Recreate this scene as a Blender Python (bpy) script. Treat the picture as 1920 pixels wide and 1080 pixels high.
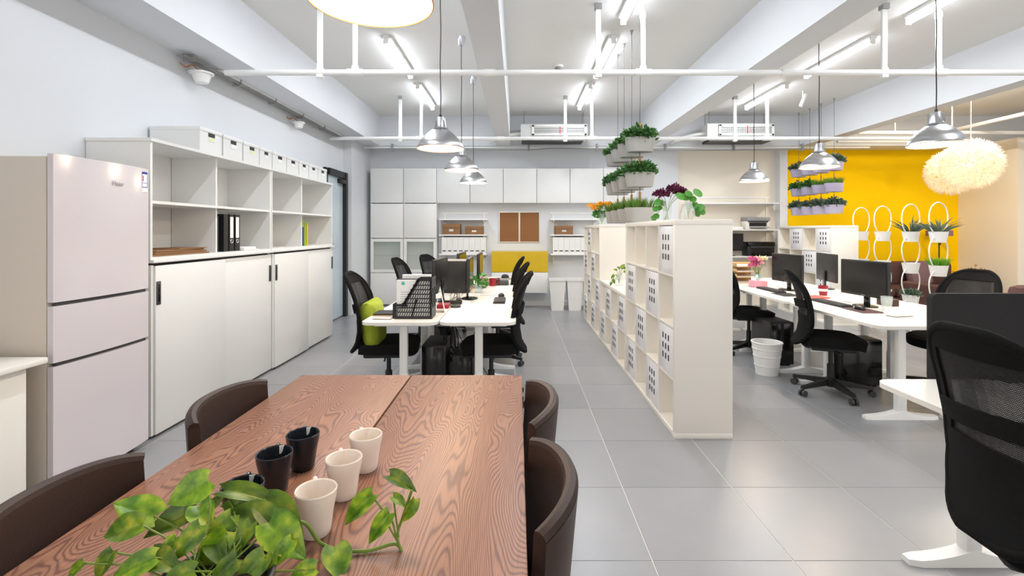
import bpy, bmesh, math, random
from mathutils import Vector, Matrix, Euler
random.seed(7)
PI = math.pi
for o in list(bpy.data.objects): bpy.data.objects.remove(o)
SC = bpy.context.scene
C = SC.collection

# ------------------------------------------------------------------ camera, world, exposure
F = 905.0; CX, CY = 970.0, 432.0; H = 1.40
cd = bpy.data.cameras.new('camera'); cam = bpy.data.objects.new('camera', cd); C.objects.link(cam)
cam.location = (0, 0, H); cam.rotation_euler = (PI/2, 0, 0)
cd.sensor_width = 36; cd.lens = F/1920*36
cd.shift_x = (960-CX)/1920; cd.shift_y = -(540-CY)/1920
cd.clip_start = 0.05; cd.clip_end = 100
SC.camera = cam
vs = SC.view_settings
vs.view_transform = 'Standard'; vs.look = 'None'; vs.gamma = 1; vs.use_curve_mapping = False
vs.exposure = -0.1
W = bpy.data.worlds.new('World'); SC.world = W; W.use_nodes = True
bg = W.node_tree.nodes['Background']
bg.inputs[0].default_value = (1.0, 0.96, 0.92, 1); bg.inputs[1].default_value = 1.9
TUBE_W = 17.0      # watts of each ceiling tube
BULB_W = 7.0       # watts of each pendant bulb

def at(px, py, Y):
    return Vector(((px-CX)*Y/F, Y, H-(py-CY)*Y/F))

# ------------------------------------------------------------------ materials
def lin(c):
    return tuple(((x/255)/12.92 if x/255 <= 0.04045 else ((x/255+0.055)/1.055)**2.4) for x in c)
MATS = {}
def mat(name, rgb, rough=0.5, metal=0.0, vary=0.05, scale=9.0, bump=0.0, bscale=80.0, spec=0.5, coat=0.0, trans=0.0, alpha=1.0, emit=None, es=0.0):
    if name in MATS: return MATS[name]
    m = bpy.data.materials.new(name); m.use_nodes = True; MATS[name] = m
    nt = m.node_tree; p = nt.nodes['Principled BSDF']; L = nt.links
    col = lin(rgb)
    tc = nt.nodes.new('ShaderNodeTexCoord')
    if vary > 0:
        nz = nt.nodes.new('ShaderNodeTexNoise'); nz.inputs['Scale'].default_value = scale; nz.inputs['Detail'].default_value = 3
        L.new(tc.outputs['Object'], nz.inputs['Vector'])
        mx = nt.nodes.new('ShaderNodeMix'); mx.data_type = 'RGBA'
        mx.inputs[6].default_value = tuple(x*(1-vary) for x in col)+(1,)
        mx.inputs[7].default_value = tuple(min(1, x*(1+vary)) for x in col)+(1,)
        L.new(nz.outputs['Fac'], mx.inputs[0]); L.new(mx.outputs[2], p.inputs['Base Color'])
    else:
        p.inputs['Base Color'].default_value = col+(1,)
    p.inputs['Roughness'].default_value = rough; p.inputs['Metallic'].default_value = metal
    p.inputs['Specular IOR Level'].default_value = spec; p.inputs['Coat Weight'].default_value = coat
    p.inputs['Transmission Weight'].default_value = trans; p.inputs['Alpha'].default_value = alpha
    if emit: p.inputs['Emission Color'].default_value = lin(emit)+(1,); p.inputs['Emission Strength'].default_value = es
    if bump > 0:
        n2 = nt.nodes.new('ShaderNodeTexNoise'); n2.inputs['Scale'].default_value = bscale
        L.new(tc.outputs['Object'], n2.inputs['Vector'])
        b = nt.nodes.new('ShaderNodeBump'); b.inputs['Strength'].default_value = bump; b.inputs['Distance'].default_value = 0.002
        L.new(n2.outputs['Fac'], b.inputs['Height']); L.new(b.outputs['Normal'], p.inputs['Normal'])
    return m
WALL = mat('wall paint', (222, 225, 229), 0.75, vary=0.015, scale=1.5, bump=0.05)
CEIL = mat('ceiling paint', (232, 232, 230), 0.8, vary=0.02, scale=1.2)
CREAM = mat('cream wall paint', (238, 230, 216), 0.7, vary=0.015, scale=1.5)
YELLOW = mat('yellow wall paint', (255, 206, 0), 0.85, spec=0.15, vary=0.03, scale=1.0)
WHITE = mat('white laminate', (229, 229, 227), 0.35, vary=0.012, scale=3)
WARMW = mat('warm white laminate', (240, 236, 228), 0.35, vary=0.012, scale=3)
GLOSSW = mat('gloss white', (240, 240, 243), 0.12, vary=0.01, scale=3)
FRIDGE = mat('fridge enamel', (213, 206, 210), 0.16, vary=0.012, scale=2)
FRSIDE = mat('fridge side steel', (205, 196, 184), 0.45, vary=0.03, scale=2)
WMETAL = mat('white metal', (240, 240, 238), 0.35, vary=0.01)
PIPE = mat('white pipe paint', (236, 237, 236), 0.4, vary=0.02)
GROUT = mat('tile grout', (232, 228, 224), 0.8, vary=0.05)
BLACK = mat('black plastic', (24, 24, 26), 0.45, vary=0.08)
BLACKG = mat('black gloss', (14, 14, 16), 0.15, vary=0.05)
FABRIC = mat('black fabric', (18, 18, 19), 0.95, spec=0.2, vary=0.2, scale=60, bump=0.4, bscale=500)
FELT = mat('charcoal felt', (34, 34, 36), 0.95, vary=0.25, scale=120, bump=0.5, bscale=300)
DGREY = mat('dark grey plastic', (62, 63, 66), 0.45, vary=0.05)
GREY = mat('grey plastic', (150, 150, 150), 0.5, vary=0.05)
CHROME = mat('chrome', (215, 215, 218), 0.22, 1.0, vary=0.02)
LEATHER = mat('brown leather', (54, 38, 33), 0.5, spec=0.35, vary=0.12, scale=14, bump=0.25, bscale=220)
CARD = mat('brown cardboard', (138, 100, 66), 0.8, vary=0.1, scale=12)
CORK = mat('cork', (140, 96, 58), 0.9, vary=0.25, scale=160, bump=0.3, bscale=200)
ALUF = mat('aluminium trim', (205, 205, 205), 0.35, 0.7, vary=0.02)
YCAB = mat('mustard lacquer', (206, 172, 8), 0.3, vary=0.02)
POT = mat('grey planter plastic', (176, 174, 170), 0.6, vary=0.04)
POTL = mat('lilac grey planter plastic', (176, 170, 196), 0.6, vary=0.04)
SOIL = mat('potting soil', (52, 38, 28), 0.95, vary=0.4, scale=80)
STRAP = mat('wooden strap', (178, 130, 78), 0.6, vary=0.1, scale=30)
PAPER = mat('paper', (244, 243, 240), 0.8, vary=0.01)
PINK = mat('pink', (236, 168, 186), 0.6, vary=0.06)
TEAL = mat('teal glaze', (92, 190, 180), 0.35, vary=0.05)
RED = mat('dark red', (150, 22, 40), 0.35, vary=0.05)
REDR = mat('red ribbon', (214, 40, 44), 0.6, vary=0.03)
LIME = mat('lime velvet', (152, 166, 44), 0.85, vary=0.2, scale=20, bump=0.4, bscale=150)
SOFA = mat('brown sofa fabric', (96, 66, 62), 0.9, vary=0.15, scale=50, bump=0.3, bscale=300)
SOFAG = mat('mauve cushion fabric', (140, 112, 118), 0.9, vary=0.12, scale=50)
OAK = mat('light oak', (205, 160, 105), 0.5, vary=0.12, scale=12)
CUPW = mat('white glazed stoneware', (246, 236, 226), 0.25, vary=0.01)
CUPD = mat('dark glazed stoneware', (34, 38, 46), 0.18, vary=0.05)
STEM = mat('green stem', (112, 138, 52), 0.5, vary=0.1)
LEAFD = mat('small green leaves', (66, 112, 52), 0.55, vary=0.45, scale=30)
LEAFB = mat('grey green leaves', (84, 104, 86), 0.55, vary=0.4, scale=30)
GRASS = mat('green grass blades', (92, 132, 40), 0.6, vary=0.4, scale=40)
LEAFR = mat('round green leaves', (72, 138, 44), 0.45, vary=0.25, scale=20)
PURPLE = mat('purple petals', (96, 20, 62), 0.7, vary=0.3, scale=60)
ORANGE = mat('yellow orange petals', (244, 170, 40), 0.6, vary=0.2, scale=40)
BULB = mat('lit warm bulb', (255, 240, 220), 0.5, vary=0, emit=(255, 205, 140), es=6.0)
TUBE = mat('lit tube diffuser', (255, 255, 255), 0.5, vary=0, emit=(240, 245, 255), es=19.0)
SHADEIN = mat('white enamel inside', (250, 232, 208), 0.6, vary=0.0)
COPPER = mat('copper coloured rim', (196, 128, 78), 0.4, 0.5, vary=0.03)
GREENB = mat('green book cover', (150, 180, 70), 0.5)
YELB = mat('yellow book cover', (230, 210, 40), 0.5)
BLUEB = mat('blue cover', (40, 84, 150), 0.5)
BLUEL = mat('blue print', (40, 56, 150), 0.5)
LABELG = mat('pale green paper label', (222, 232, 170), 0.7)
GLASSG = mat('cabinet glass', (214, 232, 224), 0.05, vary=0, alpha=0.14)
GLASS = mat('clear glass', (235, 245, 242), 0.03, vary=0, alpha=0.22, spec=0.8)
DOORG = mat('blue grey door glass', (196, 212, 222), 0.1, vary=0.02)
BRUSH = None
def brushed():
    m = mat('brushed aluminium', (186, 187, 189), 0.27, 1.0, vary=0.03)
    nt = m.node_tree; p = nt.nodes['Principled BSDF']
    p.inputs['Anisotropic'].default_value = 0.85
    tg = nt.nodes.new('ShaderNodeTangent'); tg.direction_type = 'RADIAL'; tg.axis = 'Z'
    nt.links.new(tg.outputs[0], p.inputs['Tangent'])
    return m
ALU = brushed()
def mesh_mat():
    m = bpy.data.materials.new('black mesh weave'); m.use_nodes = True; nt = m.node_tree; L = nt.links
    p = nt.nodes['Principled BSDF']; p.inputs['Base Color'].default_value = (0.012, 0.012, 0.013, 1); p.inputs['Roughness'].default_value = 0.8
    tc = nt.nodes.new('ShaderNodeTexCoord')
    w = nt.nodes.new('ShaderNodeTexWave'); w.inputs['Scale'].default_value = 55; w.inputs['Distortion'].default_value = 0.6; w.bands_direction = 'Z'
    w2 = nt.nodes.new('ShaderNodeTexWave'); w2.inputs['Scale'].default_value = 75; w2.bands_direction = 'X'
    L.new(tc.outputs['Object'], w.inputs['Vector']); L.new(tc.outputs['Object'], w2.inputs['Vector'])
    mu = nt.nodes.new('ShaderNodeMath'); mu.operation = 'MULTIPLY'
    L.new(w.outputs['Fac'], mu.inputs[0]); L.new(w2.outputs['Fac'], mu.inputs[1])
    r = nt.nodes.new('ShaderNodeMapRange'); r.inputs[1].default_value = 0; r.inputs[2].default_value = 0.7; r.inputs[3].default_value = 1.0; r.inputs[4].default_value = 0.25
    L.new(mu.outputs[0], r.inputs[0]); L.new(r.outputs[0], p.inputs['Alpha'])
    return m
MESH = mesh_mat()
def tile_mat():
    m = mat('grey porcelain tile', (150, 151, 154), 0.3, vary=0.05, scale=5, bump=0.04, bscale=40)
    nt = m.node_tree; L = nt.links; p = nt.nodes['Principled BSDF']
    oi = nt.nodes.new('ShaderNodeObjectInfo')
    hs = nt.nodes.new('ShaderNodeHueSaturation')
    mr = nt.nodes.new('ShaderNodeMapRange'); mr.inputs[3].default_value = 0.93; mr.inputs[4].default_value = 1.07
    L.new(oi.outputs['Random'], mr.inputs[0]); L.new(mr.outputs[0], hs.inputs['Value'])
    src = p.inputs['Base Color'].links[0].from_socket
    L.new(src, hs.inputs['Color']); L.new(hs.outputs[0], p.inputs['Base Color'])
    return m
TILE = tile_mat()
def wood_mat():
    m = bpy.data.materials.new('brown stained oak'); m.use_nodes = True; nt = m.node_tree; L = nt.links; N = nt.nodes
    p = N['Principled BSDF']; tc = N.new('ShaderNodeTexCoord')
    def mapped(sx, sy, sz, off=0):
        mp = N.new('ShaderNodeMapping'); mp.inputs['Scale'].default_value = (sx, sy, sz); mp.inputs['Location'].default_value = (off, off*0.7, 0)
        L.new(tc.outputs['Object'], mp.inputs['Vector']); return mp.outputs[0]
    def math_(op, a, b=None, v=None):
        n = N.new('ShaderNodeMath'); n.operation = op; L.new(a, n.inputs[0])
        if b is not None: L.new(b, n.inputs[1])
        elif v is not None: n.inputs[1].default_value = v
        return n.outputs[0]
    n1 = N.new('ShaderNodeTexNoise'); n1.inputs['Scale'].default_value = 1.0; n1.inputs['Detail'].default_value = 2.2; n1.inputs['Roughness'].default_value = 0.42; n1.inputs['Distortion'].default_value = 0.35
    L.new(mapped(4.2, 0.95, 4.2, 3.1), n1.inputs['Vector'])
    n2 = N.new('ShaderNodeTexNoise'); n2.inputs['Scale'].default_value = 1.0; n2.inputs['Detail'].default_value = 3
    L.new(mapped(60, 9, 60), n2.inputs['Vector'])
    a = math_('MULTIPLY', n1.outputs['Fac'], v=520.0)
    b = math_('MULTIPLY', n2.outputs['Fac'], v=2.0)
    s = math_('SINE', math_('ADD', a, b))
    r1 = N.new('ShaderNodeValToRGB'); e = r1.color_ramp.elements
    e[0].position = 0.0; e[0].color = lin((166, 124, 101))+(1,)
    e[1].position = 1.0; e[1].color = lin((118, 82, 69))+(1,)
    x = r1.color_ramp.elements.new(0.6); x.color = lin((157, 115, 93))+(1,)
    mr = N.new('ShaderNodeMapRange'); mr.inputs[1].default_value = -1; mr.inputs[2].default_value = 1
    L.new(s, mr.inputs[0]); L.new(mr.outputs[0], r1.inputs[0])
    n3 = N.new('ShaderNodeTexNoise'); n3.inputs['Scale'].default_value = 1.0; n3.inputs['Detail'].default_value = 4
    L.new(mapped(240, 7, 240), n3.inputs['Vector'])
    n4 = N.new('ShaderNodeTexNoise'); n4.inputs['Scale'].default_value = 1.0; n4.inputs['Detail'].default_value = 2
    L.new(mapped(7, 1.6, 7, 9), n4.inputs['Vector'])
    mx = N.new('ShaderNodeMix'); mx.data_type = 'RGBA'; mx.blend_type = 'MULTIPLY'; mx.inputs[0].default_value = 0.55
    r2 = N.new('ShaderNodeValToRGB'); r2.color_ramp.elements[0].position = 0.35; r2.color_ramp.elements[0].color = (0.62, 0.55, 0.52, 1); r2.color_ramp.elements[1].position = 0.6
    L.new(n3.outputs['Fac'], r2.inputs[0]); L.new(r1.outputs[0], mx.inputs[6]); L.new(r2.outputs[0], mx.inputs[7])
    mx2 = N.new('ShaderNodeMix'); mx2.data_type = 'RGBA'; mx2.blend_type = 'MULTIPLY'; mx2.inputs[0].default_value = 0.5
    r3 = N.new('ShaderNodeValToRGB'); r3.color_ramp.elements[0].color = (0.7, 0.66, 0.66, 1); r3.color_ramp.elements[1].color = (1.25, 1.1, 1.0, 1)
    L.new(n4.outputs['Fac'], r3.inputs[0]); L.new(mx.outputs[2], mx2.inputs[6]); L.new(r3.outputs[0], mx2.inputs[7])
    L.new(mx2.outputs[2], p.inputs['Base Color'])
    p.inputs['Roughness'].default_value = 0.42
    bp = N.new('ShaderNodeBump'); bp.inputs['Strength'].default_value = 0.15; bp.inputs['Distance'].default_value = 0.001
    L.new(n3.outputs['Fac'], bp.inputs['Height']); L.new(bp.outputs[0], p.inputs['Normal'])
    return m
WOOD = wood_mat()
def leaf_mat():
    m = bpy.data.materials.new('variegated pothos leaf'); m.use_nodes = True; nt = m.node_tree; L = nt.links; N = nt.nodes
    p = N['Principled BSDF']; tc = N.new('ShaderNodeTexCoord'); oi = N.new('ShaderNodeObjectInfo')
    add = N.new('ShaderNodeVectorMath'); add.operation = 'MULTIPLY_ADD'
    L.new(oi.outputs['Random'], add.inputs[0]); add.inputs[1].default_value = (9, 9, 9); L.new(tc.outputs['Object'], add.inputs[2])
    n = N.new('ShaderNodeTexNoise'); n.inputs['Scale'].default_value = 2.6; n.inputs['Detail'].default_value = 3; L.new(add.outputs[0], n.inputs['Vector'])
    r = N.new('ShaderNodeValToRGB'); e = r.color_ramp.elements
    e[0].position = 0.36; e[0].color = lin((70, 110, 22))+(1,)
    e[1].position = 0.76; e[1].color = lin((186, 186, 60))+(1,)
    x = e.new(0.56); x.color = lin((118, 152, 32))+(1,)
    L.new(n.outputs['Fac'], r.inputs[0])
    hs = N.new('ShaderNodeHueSaturation'); mr = N.new('ShaderNodeMapRange'); mr.inputs[3].default_value = 0.62; mr.inputs[4].default_value = 1.5
    L.new(oi.outputs['Random'], mr.inputs[0]); L.new(mr.outputs[0], hs.inputs['Value']); L.new(r.outputs[0], hs.inputs['Color'])
    L.new(hs.outputs[0], p.inputs['Base Color']); p.inputs['Roughness'].default_value = 0.38
    return m
POTHOS = leaf_mat()
def petal_mat():
    m = bpy.data.materials.new('white paper petals'); m.use_nodes = True; nt = m.node_tree; N = nt.nodes
    p = N['Principled BSDF']; p.inputs['Base Color'].default_value = (0.92, 0.88, 0.8, 1); p.inputs['Roughness'].default_value = 0.8
    t = N.new('ShaderNodeBsdfTranslucent'); t.inputs[0].default_value = (0.95, 0.86, 0.72, 1)
    mx = N.new('ShaderNodeMixShader'); mx.inputs[0].default_value = 0.5
    nt.links.new(p.outputs[0], mx.inputs[1]); nt.links.new(t.outputs[0], mx.inputs[2])
    nt.links.new(mx.outputs[0], N['Material Output'].inputs[0])
    return m
PETAL = petal_mat()

# ------------------------------------------------------------------ mesh helpers
class B:
    def __init__(s): s.v = []; s.f = []
    def add(s, vs, fs, M=None):
        n = len(s.v)
        s.v += [tuple(M @ Vector(v)) if M is not None else tuple(v) for v in vs]
        s.f += [tuple(i+n for i in f) for f in fs]
        return s
    def box(s, x0, x1, y0, y1, z0, z1, bev=0, seg=2, M=None):
        if bev <= 0:
            vs = [(x, y, z) for z in (z0, z1) for y in (y0, y1) for x in (x0, x1)]
            return s.add(vs, [(0, 2, 3, 1), (4, 5, 7, 6), (0, 1, 5, 4), (2, 6, 7, 3), (0, 4, 6, 2), (1, 3, 7, 5)], M)
        bm = bmesh.new(); bmesh.ops.create_cube(bm, size=1)
        for v in bm.verts:
            v.co = Vector(((x0+x1)/2+v.co.x*(x1-x0), (y0+y1)/2+v.co.y*(y1-y0), (z0+z1)/2+v.co.z*(z1-z0)))
        bev = min(bev, 0.49*min(x1-x0, y1-y0, z1-z0))
        bmesh.ops.bevel(bm, geom=list(bm.edges), offset=bev, segments=seg, profile=0.5, affect='EDGES')
        bm.verts.index_update()
        vs = [v.co.copy() for v in bm.verts]; fs = [tuple(v.index for v in f.verts) for f in bm.faces]
        bm.free(); return s.add(vs, fs, M)
    def cbox(s, c, d, bev=0, M=None):
        return s.box(c[0]-d[0]/2, c[0]+d[0]/2, c[1]-d[1]/2, c[1]+d[1]/2, c[2]-d[2]/2, c[2]+d[2]/2, bev, 2, M)
    def lathe(s, prof, n=24, c=(0, 0, 0), sx=1, sy=1, M=None, cap=True):
        vs = []; fs = []
        for r, z in prof:
            for k in range(n):
                a = 2*PI*k/n; vs.append((c[0]+r*sx*math.cos(a), c[1]+r*sy*math.sin(a), c[2]+z))
        for i in range(len(prof)-1):
            for k in range(n):
                k2 = (k+1) % n
                fs.append((i*n+k, i*n+k2, (i+1)*n+k2, (i+1)*n+k))
        if cap and prof[0][0] > 1e-6: fs.append(tuple(reversed(range(n))))
        if cap and prof[-1][0] > 1e-6: fs.append(tuple(range((len(prof)-1)*n, len(prof)*n)))
        return s.add(vs, fs, M)
    def tube(s, pts, r, n=8, M=None, cap=True):
        pts = [Vector(p) for p in pts]
        rs = r if isinstance(r, (list, tuple)) else [r]*len(pts)
        vs = []; fs = []; up = None
        for i, p in enumerate(pts):
            t = (pts[min(i+1, len(pts)-1)]-pts[max(i-1, 0)])
            if t.length < 1e-9: t = Vector((0, 0, 1))
            t.normalize()
            if up is None:
                up = Vector((0, 0, 1)) if abs(t.z) < 0.9 else Vector((1, 0, 0))
            a = t.cross(up)
            if a.length < 1e-6: a = t.cross(Vector((0.3, 1, 0.2)))
            a.normalize(); b = a.cross(t).normalized(); up = b
            for k in range(n):
                w = 2*PI*k/n; vs.append(p+a*math.cos(w)*rs[i]+b*math.sin(w)*rs[i])
        for i in range(len(pts)-1):
            for k in range(n):
                k2 = (k+1) % n
                fs.append((i*n+k, (i+1)*n+k, (i+1)*n+k2, i*n+k2))
        if cap:
            fs.append(tuple(range(n))); fs.append(tuple(reversed(range((len(pts)-1)*n, len(pts)*n))))
        return s.add(vs, fs, M)
    def prism(s, poly, z0, z1, M=None):
        n = len(poly)
        vs = [(x, y, z0) for x, y in poly]+[(x, y, z1) for x, y in poly]
        fs = [tuple(reversed(range(n))), tuple(range(n, 2*n))]+[(i, (i+1) % n, n+(i+1) % n, n+i) for i in range(n)]
        return s.add(vs, fs, M)
    def sheet(s, fn, nu, nv, th, M=None):
        """solid sheet over (u,v) in 0..1; fn gives the mid surface"""
        P = [[Vector(fn(i/nu, j/nv)) for j in range(nv+1)] for i in range(nu+1)]
        def nor(i, j):
            du = P[min(i+1, nu)][j]-P[max(i-1, 0)][j]; dv = P[i][min(j+1, nv)]-P[i][max(j-1, 0)]
            c = du.cross(dv)
            return c.normalized() if c.length > 1e-12 else Vector((0, 0, 0))
        vs = []; idx = lambda k, i, j: k*(nu+1)*(nv+1)+i*(nv+1)+j
        for k in (0.5, -0.5):
            for i in range(nu+1):
                for j in range(nv+1): vs.append(P[i][j]+nor(i, j)*th*k)
        fs = []
        for i in range(nu):
            for j in range(nv):
                fs.append((idx(0, i, j), idx(0, i+1, j), idx(0, i+1, j+1), idx(0, i, j+1)))
                fs.append((idx(1, i, j), idx(1, i, j+1), idx(1, i+1, j+1), idx(1, i+1, j)))
        for i in range(nu):
            fs.append((idx(0, i, 0), idx(1, i, 0), idx(1, i+1, 0), idx(0, i+1, 0)))
            fs.append((idx(0, i, nv), idx(0, i+1, nv), idx(1, i+1, nv), idx(1, i, nv)))
        for j in range(nv):
            fs.append((idx(0, 0, j), idx(0, 0, j+1), idx(1, 0, j+1), idx(1, 0, j)))
            fs.append((idx(0, nu, j), idx(1, nu, j), idx(1, nu, j+1), idx(0, nu, j+1)))
        return s.add(vs, fs, M)
    def mesh(s, name, m, smooth=35):
        me = bpy.data.meshes.new(name); me.from_pydata(s.v, [], s.f)
        if smooth:
            me.polygons.foreach_set('use_smooth', [True]*len(me.polygons))
            me.set_sharp_from_angle(angle=math.radians(smooth))
        me.materials.append(m); me.update(); return me
def link(name, me, parent=None, loc=(0, 0, 0), rot=(0, 0, 0), scale=None):
    o = bpy.data.objects.new(name, me); C.objects.link(o)
    o.location = loc; o.rotation_euler = rot
    if scale: o.scale = scale
    if parent: o.parent = parent
    return o
def part(name, b, m, parent, loc=(0, 0, 0), rot=(0, 0, 0), label=None, smooth=35):
    o = link(name, b.mesh(name, m, smooth) if isinstance(b, B) else b, parent, loc, rot)
    if label: o['label'] = label
    return o
def tag(o, label, cat, group=None):
    o['label'] = label; o['category'] = cat
    if group: o['group'] = group
    return o
def thing(name, label, cat, loc=(0, 0, 0), rz=0, group=None):
    o = link(name, None, None, loc, (0, 0, rz)); o.empty_display_size = 0.1
    return tag(o, label, cat, group)
def single(name, b, m, label, cat, loc=(0, 0, 0), rot=(0, 0, 0), group=None, smooth=35):
    return tag(part(name, b, m, None, loc, rot, None, smooth), label, cat, group)
def struct(name, b, m, label=None, cat=None, parent=None):
    o = part(name, b, m, parent)
    o['kind'] = 'structure'
    if label: o['label'] = label
    if cat: o['category'] = cat
    return o
def dup(root, loc, rz, label, group=None):
    def cp(o, par):
        c = o.copy(); C.objects.link(c); c.parent = par
        for ch in list(o.children): cp(ch, c)
        return c
    r = cp(root, None); r.location = loc; r.rotation_euler = (0, 0, rz); r['label'] = label
    if group: r['group'] = group
    return r
def bx(*a, **k): return B().box(*a, **k)
def Rz(a): return Matrix.Rotation(a, 4, 'Z')
def Tr(*p): return Matrix.Translation(p)
def rrect(x0, x1, y0, y1, r, n=6):
    out = []
    for cx, cy, a0 in ((x1-r, y1-r, 0), (x0+r, y1-r, PI/2), (x0+r, y0+r, PI), (x1-r, y0+r, 1.5*PI)):
        for k in range(n+1):
            a = a0+PI/2*k/n; out.append((cx+r*math.cos(a), cy+r*math.sin(a)))
    return out
def spline(pts, n=8):
    pts = [Vector(p) for p in pts]; out = []
    for i in range(len(pts)-1):
        p0 = pts[max(i-1, 0)]; p1 = pts[i]; p2 = pts[i+1]; p3 = pts[min(i+2, len(pts)-1)]
        for k in range(n):
            t = k/n
            out.append(0.5*((2*p1)+(p2-p0)*t+(2*p0-5*p1+4*p2-p3)*t*t+(3*p1-p0-3*p2+p3)*t**3))
    out.append(pts[-1]); return out

# ------------------------------------------------------------------ the room
XL, XR, YB, YF, ZC = -2.88, 10.5, 9.0, -3.0, 3.43
floor = struct('floor', bx(XL-0.1, XR+0.1, YF, YB+0.3, -0.12, -0.0022), GROUT, 'light grout bed between the grey floor tiles', 'floor')
TX, TY, X0, Y0 = 0.597, 0.585, 0.573, 3.215
tile_me = bx(0.002, TX-0.002, 0.002, TY-0.002, -0.010, 0.0, 0.0008, 1).mesh('tile', TILE)
rest = B()
for i in range(-6, 17):
    for j in range(-11, 10):
        x, y = X0+i*TX, Y0+j*TY
        if -5 <= i <= 12 and j >= -3:
            link('tile', tile_me, floor, (x, y, 0))
        else:
            x1 = min(x+TX-0.003, XR)
            if x+0.01 < x1: rest.box(max(x+0.003, XL-0.09), x1, max(y+0.003, YF), y+TY-0.003, -0.010, 0.0)
o = part('tiles', rest, TILE, floor); o['kind'] = 'stuff'
struct('ceiling', bx(XL-0.1, XR+0.1, YF, YB+0.3, ZC, ZC+0.12), CEIL, 'pale grey painted ceiling slab', 'ceiling')
struct('wall_left', bx(XL-0.1, XL, YF, YB, 0, ZC).box(XL, -2.74, 7.98, YB, 0, 2.9), WALL, 'white side wall with shallow pilaster', 'wall')
bw = B().box(XL-0.1, 3.0, YB, YB+0.3, 0, ZC).box(3.0, 4.86, YB+0.12, YB+0.3, 0, ZC)
struct('wall_back', bw, WALL, 'white wall behind the storage cabinets', 'wall')
struct('wall_recess', bx(3.0, 4.86, YB+0.10, YB+0.12, 0, 2.9), CREAM, 'cream recessed wall behind the printer shelves', 'wall')
struct('wall_pier', bx(4.86, 5.0, 8.93, YB+0.3, 0, 2.9), WALL, 'white pier beside yellow wall', 'wall')
struct('wall_yellow', bx(5.0, 8.22, YB, YB+0.3, 0, 2.9), YELLOW, 'bright yellow feature wall', 'wall')
struct('wall_lounge', bx(8.22, XR, 7.93, YB+0.3, 0, 2.93), CREAM, 'cream partition at the end of the yellow wall', 'wall')
struct('wall_right', bx(XR, XR+0.1, YF, YB+0.3, 0, ZC), WALL, 'white wall at far right', 'wall')
struct('trim_1', bx(XL, -2.44, YF, YB, 2.9, ZC), WALL, 'white beam along side wall', 'beam')
struct('trim_2', bx(-0.368, -0.125, YF, 8.56, 2.9, ZC), WALL, 'white ceiling beam between the desk bays', 'beam')
struct('trim_3', bx(2.15, 2.42, YF, 8.56, 2.9, ZC), WALL, 'deep white ceiling beam above the cube shelves', 'beam')
struct('trim_4', bx(5.04, 5.26, YF, 8.56, 2.9, ZC), WALL, 'white ceiling beam in front of the yellow wall', 'beam')
struct('trim_5', bx(-2.44, XR, 8.56, YB+0.3, 2.9, ZC), WALL, 'white cross beam above back wall', 'beam')
struct('baseboard_back', bx(-1.4, 3.0, YB-0.015, YB, 0, 0.09), WMETAL, 'white baseboard under back wall', 'baseboard')
# added open front behind the viewpoint: header and piers, lets ambient light in
struct('wall_front', bx(XL, XR, YF, YF+0.15, 3.05, ZC).box(XL, -2.6, YF, YF+0.15, 0, 3.05).box(3.6, 3.9, YF, YF+0.15, 0, 3.05).box(XR-0.3, XR, YF, YF+0.15, 0, 3.05), WALL, 'white header and piers of added open front', 'wall')
# door in the side wall
d = struct('door_1', bx(-2.875, -2.845, 7.22, 7.86, 0.02, 2.24), DOORG, 'pale glazed side door in black frame', 'door')
part('door_frame', B().box(-2.88, -2.79, 7.86, 7.95, 0, 2.34).box(-2.88, -2.83, 7.15, 7.22, 0, 2.34).box(-2.88, -2.80, 7.22, 7.86, 2.24, 2.34), BLACK, d)
part('door_closer', bx(-2.845, -2.78, 7.62, 7.85, 2.15, 2.22, 0.01), BLACK, d)
part('door_handle', B().tube([(-2.845, 7.3, 1.1), (-2.80, 7.3, 1.1), (-2.80, 7.3, 1.3), (-2.845, 7.3, 1.3)], 0.012), CHROME, d)

# ------------------------------------------------------------------ ceiling services
def sprinkler_pipe(Y, z, x0, x1, label, r):
    t = thing('sprinkler_pipe', label, 'pipe', (0, Y, z))
    part('pipe', B().tube([(x0, 0, 0), (x1, 0, 0)], r, 14), PIPE, t)
    for x in (-1.77, 0.725, 3.29):
        h = part('hanger', B().box(x-0.022, x+0.022, -0.012, 0.012, 0.0, ZC-z-0.03).box(x-0.03, x+0.03, -0.02, 0.02, -r-0.02, r+0.015, 0.005), PIPE, t)
        part('bracket', bx(x-0.03, x+0.03, -0.03, 0.03, ZC-z-0.05, ZC-z), GREY, h)
    for x in (-1.455, 1.13, 3.78):
        h = part('riser', B().tube([(x, 0, 0), (x, 0, ZC-z-0.09)], 0.023, 12).lathe([(0.023, ZC-z-0.13), (0.03, ZC-z-0.12), (0.03, ZC-z-0.08), (0.012, ZC-z-0.05), (0.012, ZC-z)], 12, (x, 0, 0)), PIPE, t)
        part('tee_fitting', B().tube([(x-0.07, 0, 0), (x+0.07, 0, 0)], r*1.28, 14).tube([(x, 0, 0), (x, 0, 0.06)], 0.031, 12), PIPE, h)
    for x in (-0.25, 2.42):
        part('coupling', B().tube([(x-0.05, 0, 0), (x+0.05, 0, 0)], r*1.2, 14), PIPE, t)
sprinkler_pipe(4.33, 2.815, -2.62, XR-0.02, 'thick white sprinkler pipe crossing the room above the pendants', 0.026)
sprinkler_pipe(7.3, 2.79, -2.84, 6.6, 'far white sprinkler pipe passing in front of the air conditioners', 0.027)
t = thing('conduit', 'thin grey conduit running along the back wall soffit', 'pipe', (0, 8.5, 2.86))
part('pipe', B().tube([(-2.7, 0, 0), (6.2, 0, 0)], 0.016, 10), PIPE, t)
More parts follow.
